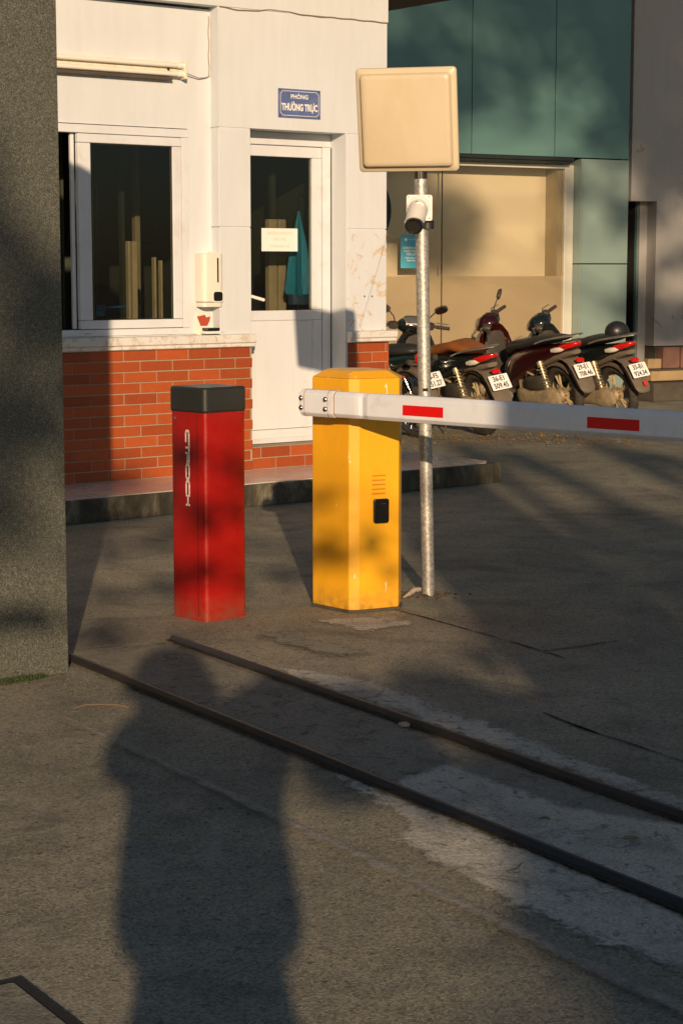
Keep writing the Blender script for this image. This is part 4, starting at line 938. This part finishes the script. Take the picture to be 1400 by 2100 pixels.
    plate(b, l1, l2, -.362, .535+T*.7, R(-30))
    # inner rear fender
    bm = NB(); rings = []
    for k in range(10):
        a = R(20+110*k/9); rr = WR+.03; rings.append([bm.verts.new((rr*math.cos(a), yy, WR+rr*math.sin(a)-dz)) for yy, dz in ((-.065, .03), (-.05, 0), (.05, 0), (.065, .03))])
    for a_, c_ in zip(rings, rings[1:]):
        for k in range(3): bm.faces.new((a_[k], a_[k+1], c_[k+1], c_[k]))
    o = fin('inner_fender', bm, 'mudflap', b, smooth=True); o.modifiers.new('solid', 'SOLIDIFY').thickness = .005
    # engine, belt case (left), air box
    bm = NB(); loft(bm, [(-.10, .118, .275, .02, .05), (-.05, .125, .278, .038, .088), (.04, .128, .278, .045, .092), (.16, .13, .275, .048, .070), (.32, .13, .268, .048, .062), (.44, .128, .272, .045, .078), (.52, .122, .28, .035, .065), (.56, .115, .28, .015, .03)], 20, 2.6); fin('belt_case', bm, 'dusty_alloy', b, smooth=True, auto=50)
    bm = NB(); loft(bm, [(.06, .115, .40, .03, .045), (.10, .125, .41, .045, .068), (.26, .125, .41, .048, .068), (.38, .118, .40, .04, .06), (.41, .11, .395, .02, .03)], 18, 3.5); fin('air_box', bm, 'plastic', b, smooth=True, auto=50)
    bm = NB(); loft(bm, [(.20, 0, .33, .08, .08), (.36, 0, .34, .10, .11), (.52, 0, .33, .09, .10), (.60, 0, .32, .06, .07)], 14, 3)
    for k in range(6): box(bm, .40+k*.022, .408+k*.022, -.10, .12, .25, .42)
    tube(bm, [(.30, .10, .47), (.36, .12, .50), (.44, .09, .46), (.5, .05, .40)], .012, 7); tube(bm, [(.12, .11, .50), (.2, .12, .53), (.34, .06, .52)], .009, 7)
    fin('engine', bm, 'dusty_alloy', b, smooth=True, auto=30)
    bm = NB(); tube(bm, [(.02, .135, .30), (.15, .125, .615)], .014, 8); spring(bm, (.045, .133, .36), (.135, .127, .58), .030, 8, .0055); tube(bm, [(.02, .136, .285), (.035, .134, .33)], .026, 10); tube(bm, [(.135, .127, .575), (.148, .126, .61)], .030, 12); fin('shock_absorber', bm, 'spring', b, smooth=True, auto=40)
    bm = NB(); tube(bm, [(.45, -.08, .22), (.30, -.13, .22), (.18, -.15, .25)], .018, 8); tube(bm, [(.18, -.15, .25), (.13, -.155, .26), (-.18, -.165, .33), (-.22, -.166, .34)], [.03, .052, .056, .035], 14); fin('exhaust', bm, 'grab', b, smooth=True)
    # floor tunnel and front leg shield
    bm = NB(); loft(bm, [(.70, 0, .34, .12, .07), (.85, 0, .30, .13, .055), (1.0, 0, .34, .13, .07), (1.06, 0, .42, .12, .10)], 18, 3.5); fin('footboard', bm, 'plastic', b, smooth=True, auto=50)
    bm = NB(); rings = []
    for z2, x2, hw_, bul in ((.30, 1.02, .12, .06), (.42, 1.03, .17, .09), (.55, 1.05, .20, .12), (.70, 1.08, .205, .14), (.82, 1.085, .17, .13), (.90, 1.07, .10, .09), (.93, 1.06, .05, .04)):
        ring = []
        for k in range(20):
            cy, cx = sup(2*PI*(k+.5)/20, 2.3); ring.append(bm.verts.new((x2+(cx*bul if cx > 0 else cx*.035)-(.05*abs(cy)**2), cy*hw_, z2)))
        rings.append(ring)
    for a_, c_ in zip(rings, rings[1:]):
        for k in range(20): bm.faces.new((a_[k], a_[(k+1) % 20], c_[(k+1) % 20], c_[k]))
    bm.faces.new(rings[0]); bm.faces.new(rings[-1]); fin('leg_shield', bm, body, b, smooth=True, auto=60)
    bm = NB(); loft(bm, [(1.00, 0, .50, .10, .16), (1.02, 0, .72, .12, .14)], 14, 3); fin('inner_panel', bm, 'plastic', b, smooth=True)
    handlebars(b, steer, body, mirrors=mirrors, silver=silver, grip='plastic', hgt=hgt)
    bm = NB(); tube(bm, [(.42, .09, .22), (.36, .20, .03), (.34, .23, .045)], .009, 7); fin('side_stand', bm, 'plastic', b, smooth=True)
    bm = NB(); profile_xz(bm, [(.01, .30), (.05, .33), (.5, .33), (.5, .30)], .10, .112); fin('side_trim', bm, 'plastic', b)
    if sticker:
        bm = NB(); prism(bm, rrect(-.02, .02, -.024, .024, .005), -.001, .001, Matrix.Translation((-.414, -.015, .415)) @ Matrix.Rotation(R(-90), 4, 'Z') @ Matrix.Rotation(R(-28), 4, 'X') @ YX); fin('sticker', bm, 'sticker', b)
    return b
HD = 30
scooter('motorbike', (2.60, 17.50), HD, 8.5, R(43), 'blackpaint', 'seat', '35-B1', '924.34', 'black motorbike at the right end of the row, a helmet resting on its seat', sticker=True, hgt=.96)
scooter('motorbike', (2.10, 17.50), HD, 8.5, R(43), 'maroon', 'seat', '29-E1', '708.46', 'maroon motorbike with a black seat, between the black one and the brown-seated one', mirrors=(0, 1), hgt=.96)
scooter('motorbike', (1.255, 16.38), 27, 9, R(-27), 'blackpaint', 'brown_seat', '36-E1', '509.45', 'black motorbike with a tan brown seat and two mirrors', mirrors=(1, 1), silver=True, taillift=-.06, hgt=.95)
# cub-type motorbike, mostly behind pole and guardhouse corner
def cub(loc, head, lean):
    b = bpy.data.objects.new('motorbike', None); COL.objects.link(b)
    b.matrix_world = Matrix.Translation((loc[0], loc[1], 0)) @ Matrix.Rotation(R(90+head), 4, 'Z') @ Matrix.Rotation(R(-lean), 4, 'X')
    tag(b, 'motorbike with wire spoked wheels and silver shock absorber, leftmost, behind the pole', 'motorbike', 'motorbikes parked in a row in front of the display window')
    wheel(b, 0, .30, 'wire'); wheel(b, 1.24, .30, 'wire')
    bm = NB(); loft(bm, [(.66, 0, .68, .09, .03), (.55, 0, .735, .12, .048), (.3, 0, .755, .125, .05), (.05, 0, .77, .12, .045), (-.12, 0, .775, .09, .03), (-.16, 0, .77, .05, .015)], 20); fin('seat', bm, 'seat', b, smooth=True, auto=0)
    bm = NB(); loft(bm, [(.62, 0, .50, .05, .09), (.45, 0, .60, .10, .11), (.2, 0, .655, .11, .075), (-.05, 0, .70, .09, .05), (-.18, 0, .71, .06, .035)], 20, 3); fin('body_cowl', bm, 'greenpaint', b, smooth=True)
    bm = NB(); tube(bm, [(.02, .13, .30), (.06, .128, .40)], .014, 10); tube(bm, [(.06, .128, .38), (.16, .12, .64)], .026, 12); fin('shock_absorber', bm, 'grab', b, smooth=True)
    bm = NB(); loft(bm, [(-.18, 0, .70, .055, .05), (-.24, 0, .70, .045, .045), (-.26, 0, .70, .03, .03)], 16, 3); fin('tail_light', bm, 'taillight', b, smooth=True)
    for s_ in (1, -1):
        bm = NB(); loft(bm, [(-.16, .13*s_, .69, .015, .015), (-.19, .13*s_, .69, .03, .028), (-.22, .13*s_, .69, .026, .024)], 14, 2); tube(bm, [(-.18, .05*s_, .69), (-.18, .11*s_, .69)], .008, 6); fin('turn_signal', bm, 'plastic', b, smooth=True)
    bm = NB(); rings = []
    for k in range(12):
        a = R(60+120*k/11); rr = .325; rings.append([bm.verts.new((rr*math.cos(a), yy, .30+rr*math.sin(a)-dz)) for yy, dz in ((-.06, .03), (-.045, 0), (.045, 0), (.06, .03))])
    for a_, c_ in zip(rings, rings[1:]):
        for k in range(3): bm.faces.new((a_[k], a_[k+1], c_[k+1], c_[k]))
    o = fin('rear_fender', bm, 'mudflap', b, smooth=True); o.modifiers.new('solid', 'SOLIDIFY').thickness = .005
    plate(b, '36-F5', '651.27', -.335, .52, R(-28))
    bm = NB(); tube(bm, [(-.05, .10, .55), (.25, .10, .60), (.5, .09, .56)], .011, 8); fin('side_rail', bm, 'redstick', b, smooth=True)
    bm = NB(); loft(bm, [(.35, 0, .30, .08, .09), (.5, 0, .32, .11, .11), (.68, 0, .32, .09, .10), (.85, 0, .34, .06, .06)], 16, 3); tube(bm, [(0, .10, .30), (.45, .11, .30)], .03, 8); fin('engine', bm, 'dusty_alloy', b, smooth=True)
    bm = NB(); tube(bm, [(1.24, .07, .30), (1.10, .07, .72), (1.02, .04, .90)], .018, 8); tube(bm, [(1.24, -.07, .30), (1.10, -.07, .72), (1.02, -.04, .90)], .018, 8); fin('fork', bm, 'grab', b, smooth=True)
    bm = NB(); loft(bm, [(.92, 0, .34, .10, .05), (1.0, 0, .5, .17, .08), (1.03, 0, .68, .18, .09), (1.02, 0, .80, .12, .08)], 18, 2.6); fin('leg_shield', bm, 'greenpaint', b, smooth=True)
    handlebars(b, R(20), 'greenpaint', mirrors=(1, 1), hgt=.98, xs=1.02)
    bm = NB(); tube(bm, [(.6, -.10, .2), (.4, -.14, .2), (-.05, -.15, .28)], [.018, .02, .04], 10); fin('exhaust', bm, 'chrome', b, smooth=True)
    bm = NB(); tube(bm, [(.42, .09, .22), (.36, .20, .03)], .009, 7); fin('side_stand', bm, 'plastic', b, smooth=True)
cub((.66, 16.15), 33, 9)
# helmet on the last bike's seat
hm = empty('motorcycle_helmet', (2.555, 17.52, .865), R(200), 'matt black half helmet lying on the seat of the rightmost motorbike', 'helmet')
bm = NB(); bmesh.ops.create_uvsphere(bm, u_segments=28, v_segments=16, radius=.105, matrix=Matrix.Diagonal((1.1, .95, .95, 1)))
bmesh.ops.delete(bm, geom=[v for v in bm.verts if v.co.z < -.05], context='VERTS'); o = fin('helmet_shell', bm, 'helmet', hm, smooth=True, auto=0); o.modifiers.new('solid', 'SOLIDIFY').thickness = .012
bm = NB(); torus(bm, (0, 0, -.045), .098, .007, 'z', 28, 8); fin('helmet_rim', bm, 'rubber', hm, smooth=True)
bm = NB(); box(bm, -.02, .02, -.110, -.100, -.055, -.03); fin('helmet_clip', bm, 'white', hm, bevel=.003)
bm = NB(); lathe(bm, [(.001, 0), (.03, .002), (.028, .01), (.001, .012)], 16, Matrix.Translation((-.075, .065, .0)) @ Vector((-.7, .7, 0)).to_track_quat('Z', 'Y').to_matrix().to_4x4()); fin('helmet_vent', bm, 'dis_black', hm, smooth=True)

# ------------------------------------------------------------------ small litter
def leafmesh(L, W):
    bm = NB(); n_ = 8; a = []; b_ = []
    for i in range(n_+1):
        t = i/n_; w_ = W*math.sin(PI*t)**.8+.0005; z = .002+.003*math.sin(PI*t)
        a.append(bm.verts.new((L*(t-.5), w_, z+.004))); b_.append(bm.verts.new((L*(t-.5), -w_, z+.002)))
    mid = [bm.verts.new((L*(i/n_-.5), 0, .0035+.003*math.sin(PI*i/n_))) for i in range(n_+1)]
    for i in range(n_): bm.faces.new((a[i], a[i+1], mid[i+1], mid[i])); bm.faces.new((mid[i], mid[i+1], b_[i+1], b_[i]))
    return bm
for x_, y_, L, rz, mt, lab in ((-.505, 4.68, .030, 5, 'dryleaf', 'small pale leaf on the asphalt in the photographer\'s shadow'), (.735, 4.64, .045, 8, 'dryleaf', 'yellow leaf on the cement between the rails'), (.535, 4.81, .03, -10, 'greenleaf', 'tiny dark leaf beside the lower rail, on the rough cement')):
    o = fin('fallen_leaf', leafmesh(L, L*.17), mt, None, smooth=True, loc=(x_, y_, .004), rot=(0, 0, R(rz))); o.modifiers.new('solid', 'SOLIDIFY').thickness = .001; tag(o, lab, 'leaf', 'fallen leaves')
bm = NB(); tube(bm, [(-.885, 6.07, .006), (-.85, 6.10, .012), (-.80, 6.115, .010), (-.75, 6.105, .012), (-.70, 6.09, .006)], [.0025, .003, .003, .0035, .003], 6); o = fin('dry_twig', bm, 'twig', smooth=True); tag(o, 'thin dry twig lying on the asphalt near the pillar', 'twig')
bm = NB(); bmesh.ops.create_icosphere(bm, subdivisions=2, radius=.016, matrix=Matrix.Diagonal((1.3, .9, .6, 1)))
for v in bm.verts: v.co += v.normal*noise.noise(v.co*60)*.004 if v.normal.length else Vector()
o = fin('small_stone', bm, 'stone', None, smooth=True, loc=(.20, 5.83, .012)); tag(o, 'small pale stone beside the upper rail', 'stone')
bm = NB()
rnd = random.Random(4)
for k in range(320):
    t_, w_ = rnd.uniform(-.15, .75), rnd.gauss(-.13, .07)
    if rnd.random() < .5: t_, w_ = rnd.uniform(1.2, 3.6), rnd.choice((rnd.gauss(.43, .02), rnd.gauss(-.05, .04)))
    s_ = rnd.uniform(.001, .0028); p = RT @ Vector((t_, w_, .007))
    bmesh.ops.create_icosphere(bm, subdivisions=1, radius=s_, matrix=Matrix.Translation(p) @ Matrix.Diagonal((1, 1.2, .7, 1)))
o = fin('gravel', bm, M('grit', (.22, .19, .15), .9, var=.3, vs=200)); tag(o, 'loose grit scattered along the rails and below the pillar', 'gravel', kind='stuff')
bm = NB()
for k in range(2600):
    u_, v_ = rnd.uniform(-.42, -.10), -abs(rnd.gauss(0, .022)); 
    if rnd.random() > min(1, (-u_-.05)*4): continue
    p = Matrix.Translation((-.983, 6.651, 0)) @ Matrix.Rotation(R(37), 4, 'Z') @ Vector((u_, v_, rnd.uniform(0, .012)))
    a = rnd.uniform(0, 6.28); d = Vector((math.cos(a), math.sin(a), 0))*.003; h_ = Vector((rnd.uniform(-.004, .004), rnd.uniform(-.004, .004), rnd.uniform(.004, .012)))
    vs = [bm.verts.new(p-d), bm.verts.new(p+d), bm.verts.new(p+h_)]; bm.faces.new(vs)
o = fin('moss', bm, 'moss'); tag(o, 'green moss growing at the foot of the granite pillar', 'moss', kind='stuff')

# ------------------------------------------------------------------ trees behind the photographer (they cast the dappled shade)
def tree(loc, trunk, clumps, n_leaf, ls, label, seed, tr=.22):
    t = empty('tree', (loc[0], loc[1], 0), 0, label, 'tree', 'trees behind the photographer'); rnd = random.Random(seed)
    bm = NB(); top = Vector(trunk[-1]); tube(bm, trunk, [tr*(1-.6*i/(len(trunk)-1)) for i in range(len(trunk))], 10)
    for c, r, _ in clumps[::7]:
        c = Vector(c); s_ = Vector(trunk[len(trunk)//2]).lerp(top, rnd.random()); m_ = s_.lerp(c, .5)+Vector((rnd.uniform(-.3, .3), rnd.uniform(-.3, .3), rnd.uniform(0, .4)))
        tube(bm, [s_, m_, c], [tr*.12, tr*.08, .012], 6)
    fin('trunk', bm, 'bark', t, smooth=True)
    bm = NB(); tot = sum(r**2*w for _, r, w in clumps)
    for c, r, w in clumps:
        c = Vector(c)
        for k in range(int(n_leaf*r*r*w/tot)):
            d = Vector((rnd.gauss(0, 1), rnd.gauss(0, 1), rnd.gauss(0, 1))).normalized()*r*rnd.random()**.45; d.z *= .75
            p = c+d; u = Vector((rnd.gauss(0, 1), rnd.gauss(0, 1), rnd.gauss(0, .6))).normalized(); v = u.cross(Vector((rnd.gauss(0, 1), rnd.gauss(0, 1), rnd.gauss(0, 1)))).normalized(); s_ = ls*rnd.uniform(.6, 1.3)
            vs = [bm.verts.new(p-u*s_), bm.verts.new(p-v*s_*.4), bm.verts.new(p+u*s_), bm.verts.new(p+v*s_*.4)]; bm.faces.new(vs)
    fin('crown', bm, 'leaf', t); return t
#TREES
# ---- lower, bushy tree: shades the right of the road; thin outer twigs dapple the bollard and the barrier
rnd = random.Random(11)
cl = []
for k in range(50): cl.append(((rnd.uniform(-1.7, 3.6), rnd.uniform(-.9, .9), rnd.uniform(4.35, 6.35)), rnd.uniform(.40, .62), 1.0))
for k in range(9): cl.append(((rnd.uniform(-4.8, -4.1), rnd.uniform(-.5, .5), rnd.uniform(5.9, 7.7)), rnd.uniform(.2, .34), 1.3))
for k in range(8): cl.append(((rnd.uniform(-3.1, -2.2), rnd.uniform(-.6, .6), rnd.uniform(4.4, 5.2)), rnd.uniform(.2, .34), 1.2))
for k in range(11):
    x0_ = -2.2+k*.56+rnd.uniform(-.06, .06); h_ = rnd.uniform(6.95, 7.9)
    for q_ in range(9): cl.append(((x0_+q_*.018*(1 if k % 2 else -1), rnd.uniform(-.2, .2), 6.45+(h_-6.45)*q_/8), .13, 2.4))
tree((5.2, -16.0), [(0, 0, 0), (.1, 0, 1.6), (-.1, .1, 3.2), (.1, 0, 4.2), (0, 0, 5.8)], cl, 16000, .085, 'broad bushy tree standing on the road behind the photographer', 21)
# ---- slim street tree with tiers of near-horizontal twigs, whose shadows band the bollard and the barrier
rnd = random.Random(5); cl = []
for z_, x0_, x1_ in ((3.95, -2.5, -1.72), (3.69, -2.45, -1.75), (3.38, -2.5, -1.8), (3.49, -1.68, -1.1), (3.74, -1.72, -1.42), (3.12, -3.1, -2.3), (2.85, -1.7, -.7), (3.0, -1.0, .2), (3.62, -3.4, -2.9), (3.2, -.9, .1), (3.4, -3.3, -2.7)):
    n_ = int((x1_-x0_)/.11)
    for k in range(n_): cl.append(((x0_+(x1_-x0_)*k/n_+rnd.uniform(-.04, .04), rnd.uniform(-.25, .25), z_+rnd.uniform(-.02, .02)+.035*math.sin(k*.8)), rnd.uniform(.05, .085), 1.0))
for k in range(34): cl.append(((rnd.uniform(-1.75, -.75), rnd.uniform(-.25, .25), rnd.uniform(2.56, 2.90)), rnd.uniform(.08, .16), 1.2))
for k in range(34): cl.append(((rnd.uniform(-1.3, -.2), rnd.uniform(-.25, .25), rnd.uniform(2.05, 2.6)), rnd.uniform(.10, .17), 1.2))
tree((2.6, -5.2), [(0, 0, 0), (.05, 0, 1.2), (-.05, .05, 2.4), (-.5, 0, 3.3), (-1.1, 0, 3.9)], cl, 19000, .036, 'slim young tree with long low twigs just behind the photographer', 55, tr=.06)
# ---- tall tree: its canopy keeps the sun off the upper cladding
cl = []
for k in range(84): cl.append(((rnd.uniform(-5.9, 3.5), rnd.uniform(-1.2, 1.2), rnd.uniform(12.1, 16.0)), rnd.uniform(.6, 1.0), 1.0))
for k in range(26): cl.append(((rnd.uniform(-5.3, -4.15), rnd.uniform(-.5, .5), rnd.uniform(10.5, 12.2)), rnd.uniform(.3, .42), 1.0))
for k in range(6): cl.append(((rnd.uniform(-3.0, -2.2), rnd.uniform(-.5, .5), rnd.uniform(10.3, 12.0)), rnd.uniform(.2, .3), 1.0))
for k in range(60): cl.append(((rnd.uniform(-2.2, -.8), rnd.uniform(-.5, .5), rnd.uniform(9.9, 14.0)), rnd.uniform(.2, .4), 1.6))
tree((8.6, -16.5), [(0, 0, 0), (.2, 0, 3), (0, .2, 6), (.3, 0, 9), (0, 0, 12), (-.3, 0, 14.5)], cl, 16000, .16, 'tall tree with a high dark canopy behind the bushy one', 33, tr=.35)

# dry leaf litter in front of the motorbikes, and the thin wire to the security camera
bm = NB(); rnd = random.Random(17)
for k in range(900):
    y_ = rnd.gauss(15.9, .35); x_ = rnd.uniform(.45, 2.6)-abs(rnd.gauss(0, .3))*.5; a = rnd.uniform(0, 6.28); L = rnd.uniform(.008, .022)
    u = Vector((math.cos(a), math.sin(a), rnd.uniform(-.3, .3)))*L; v = Vector((-math.sin(a), math.cos(a), rnd.uniform(-.3, .3)))*L*.5; p = Vector((x_, y_, .008+rnd.random()*.006))
    vs = [bm.verts.new(p-u), bm.verts.new(p-v), bm.verts.new(p+u), bm.verts.new(p+v)]; bm.faces.new(vs)
o = fin('leaf_litter', bm, M('leaf_litter', (.42, .24, .07), .9, var=.5, vs=60)); tag(o, 'dry orange leaf litter on the ground in front of the motorbikes', 'leaf litter', kind='stuff')
bm = NB(); q0 = GH @ Vector((2.486, -.004, 1.682)); q1 = Vector((.325, 8.26, 1.665)); tube(bm, [q0.lerp(q1, t_/12)-Vector((0, 0, .05*math.sin(PI*t_/12))) for t_ in range(13)], .0012, 5)
o = fin('thin_wire', bm, 'cable', smooth=True); tag(o, 'thin wire strung from the guardhouse corner to the security camera', 'wire')

# second gate pillar beside the photographer
p2 = empty('gate_pillar', (1.84, -3.40, 0), R(37), 'tall granite gate pillar behind the photographer, on the right', 'pillar')
bm = NB(); box(bm, 0, .62, 0, .12, 0, 4.17); fin('granite_cladding', bm, 'granite', p2, bevel=.004)
bm = NB(); box(bm, .004, .616, .1201, .62, 0, 4.16); fin('pillar_core', bm, 'granite', p2, bevel=.004)
bm = NB(); box(bm, .01, .61, .01, .61, 4.171, 4.20); fin('pillar_cap', bm, 'granite', p2, bevel=.008)

# ------------------------------------------------------------------ photographer
pe = empty('person', (.09, -.38, 0), 0, 'photographer in a hat, shirt and dark trousers holding a camera up to the face', 'person')
def skin(name, verts, edges, radii, mat, parent, root=0, sub=2):
    me = bpy.data.meshes.new(name); me.from_pydata(verts, edges, []); o = bpy.data.objects.new(name, me); COL.objects.link(o); o.parent = parent
    me.materials.append(MAT[mat]); s = o.modifiers.new('skin', 'SKIN'); s.use_smooth_shade = True
    for i, v in enumerate(me.skin_vertices[0].data):
        r = radii[i]; v.radius = r if hasattr(r, '__len__') else (r, r); v.use_root = (i == root)
    m = o.modifiers.new('sub', 'SUBSURF'); m.levels = sub; m.render_levels = sub; return o
V = [(0, 0, 1.0), (0, .0, 1.16), (0, 0, 1.34), (0, -.01, 1.48), (-.04, 0, 1.56), (-.07, .02, 1.63), (-.09, .03, 1.73), (-.09, .02, 1.79),          # 0-7 spine, head
     (-.20, 0, 1.50), (-.24, .16, 1.41), (-.19, .25, 1.38), (-.17, .29, 1.40), (.20, 0, 1.52), (.28, .10, 1.70), (.02, .26, 1.54), (-.05, .30, 1.51),     # arms 8-15
     (-.10, 0, .90), (-.11, .03, .52), (-.12, -.02, .09), (-.13, .10, .035), (-.13, .17, .03), (.10, 0, .90), (.12, .02, .52), (.14, -.02, .09), (.16, .10, .035), (.17, .17, .03)]
E_ = [(0, 1), (1, 2), (2, 3), (3, 4), (4, 5), (5, 6), (6, 7), (3, 8), (8, 9), (9, 10), (10, 11), (3, 12), (12, 13), (13, 14), (14, 15), (0, 16), (16, 17), (17, 18), (18, 19), (19, 20), (0, 21), (21, 22), (22, 23), (23, 24), (24, 25)]
RR = [(.15, .10), (.14, .10), (.165, .11), (.13, .085), (.055, .055), (.068, .075), (.078, .092), (.055, .065), .058, .044, .028, .030, .058, .044, .028, .030, .088, .056, .042, .036, .03, .088, .056, .042, .036, .03]
skin('body', V, E_, RR, 'skin', pe)
sv = [0, 1, 2, 3, 8, 9, 12, 13]; idx = {v: i for i, v in enumerate(sv)}
VV = [V[i] for i in sv]+[(-.23, .20, 1.37), (.17, .17, 1.61)]
skin('shirt', VV, [(idx[a], idx[b]) for a, b in E_ if a in idx and b in idx]+[(5, 8), (7, 9)], [(.235, .135), (.235, .13), (.225, .13), (.19, .11), .105, .075, .105, .075, .042, .042], 'shirt', pe)
sv = [0, 16, 17, 18, 21, 22, 23]; idx = {v: i for i, v in enumerate(sv)}
skin('trousers', [V[i] for i in sv], [(idx[a], idx[b]) for a, b in E_ if a in idx and b in idx], [(.165, .115), .105, .075, .062, .105, .075, .062], 'trousers', pe)
for s_ in (-1, 1):
    bm = NB(); loft(bm, [(-.07, 0, .05, .035, .05), (0, 0, .05, .045, .05), (.12, 0, .035, .05, .035), (.19, 0, .025, .035, .022)], 14); fin('shoe', bm, 'shoe', pe, smooth=True, loc=(.14*s_, 0, .0), rot=(0, 0, R(90)))
bm = NB(); lathe(bm, [(.001, 1.885), (.08, 1.875), (.115, 1.84), (.13, 1.78), (.155, 1.735), (.175, 1.70), (.172, 1.697), (.125, 1.75), (.001, 1.755)], 28, Matrix.Translation((-.09, .02, -.02))); fin('hat', bm, 'trousers', pe, smooth=True)
bm = NB(); bmesh.ops.create_uvsphere(bm, u_segments=16, v_segments=10, radius=.105, matrix=Matrix.Translation((-.07, -.03, 1.66)) @ Matrix.Diagonal((1.35, .95, 1.5, 1))); fin('hair', bm, 'hair', pe, smooth=True)
bm = NB(); loft(bm, [(.115, 0, 1.698, .010, .012), (.135, 0, 1.692, .014, .012), (.12, 0, 1.682, .016, .008)], 8)
for v in bm.verts: v.co = Vector((v.co.y-.09, v.co.x-.005, v.co.z))
fin('nose', bm, 'skin', pe, smooth=True)
bm = NB()
for s_ in (-1, 1): bmesh.ops.create_uvsphere(bm, u_segments=10, v_segments=8, radius=.022, matrix=Matrix.Translation((.082*s_-.09, .02, 1.69)) @ Matrix.Diagonal((.4, .7, 1.3, 1)))
fin('ear', bm, 'skin', pe, smooth=True)
for s_, base, tgt in ((-1, Vector((-.175, .29, 1.395)), None), (1, Vector((-.05, .30, 1.505)), None)):
    for k, L in enumerate((.068, .076, .072, .058)):
        vs = [(base.x+.006*k*s_, base.y-.01, base.z+.016*k-.02), (base.x+.01*s_, base.y+L*.55, base.z+.017*k-.02), (base.x-.012*s_, base.y+L*.75, base.z+.016*k-.018), (base.x-.03*s_, base.y+L*.72, base.z+.016*k-.016)]
        skin('finger', vs, [(0, 1), (1, 2), (2, 3)], [.010, .0095, .009, .008], 'skin', pe, sub=1)
    vs = [(base.x, base.y, base.z-.03), (base.x-.025*s_, base.y+.01, base.z-.045), (base.x-.045*s_, base.y+.02, base.z-.04)]
    skin('thumb', vs, [(0, 1), (1, 2)], [.013, .011, .010], 'skin', pe, sub=1)
cb = empty('photo_camera', (0, -.12, CAM_H), 0, 'black stills camera held in front of the photographer\'s face', 'camera')
bm = NB(); box(bm, -.068, .068, -.04, .0, -.055, .040); box(bm, -.025, .025, -.035, .0, .041, .060); fin('camera_body', bm, 'dis_black', cb, bevel=.006)
bm = NB(); lathe(bm, [(.032, 0), (.034, .02), (.034, .055), (.030, .06)], 24, Matrix.Rotation(R(-90), 4, 'X')); fin('lens_barrel', bm, 'dis_black', cb, smooth=True, auto=40)
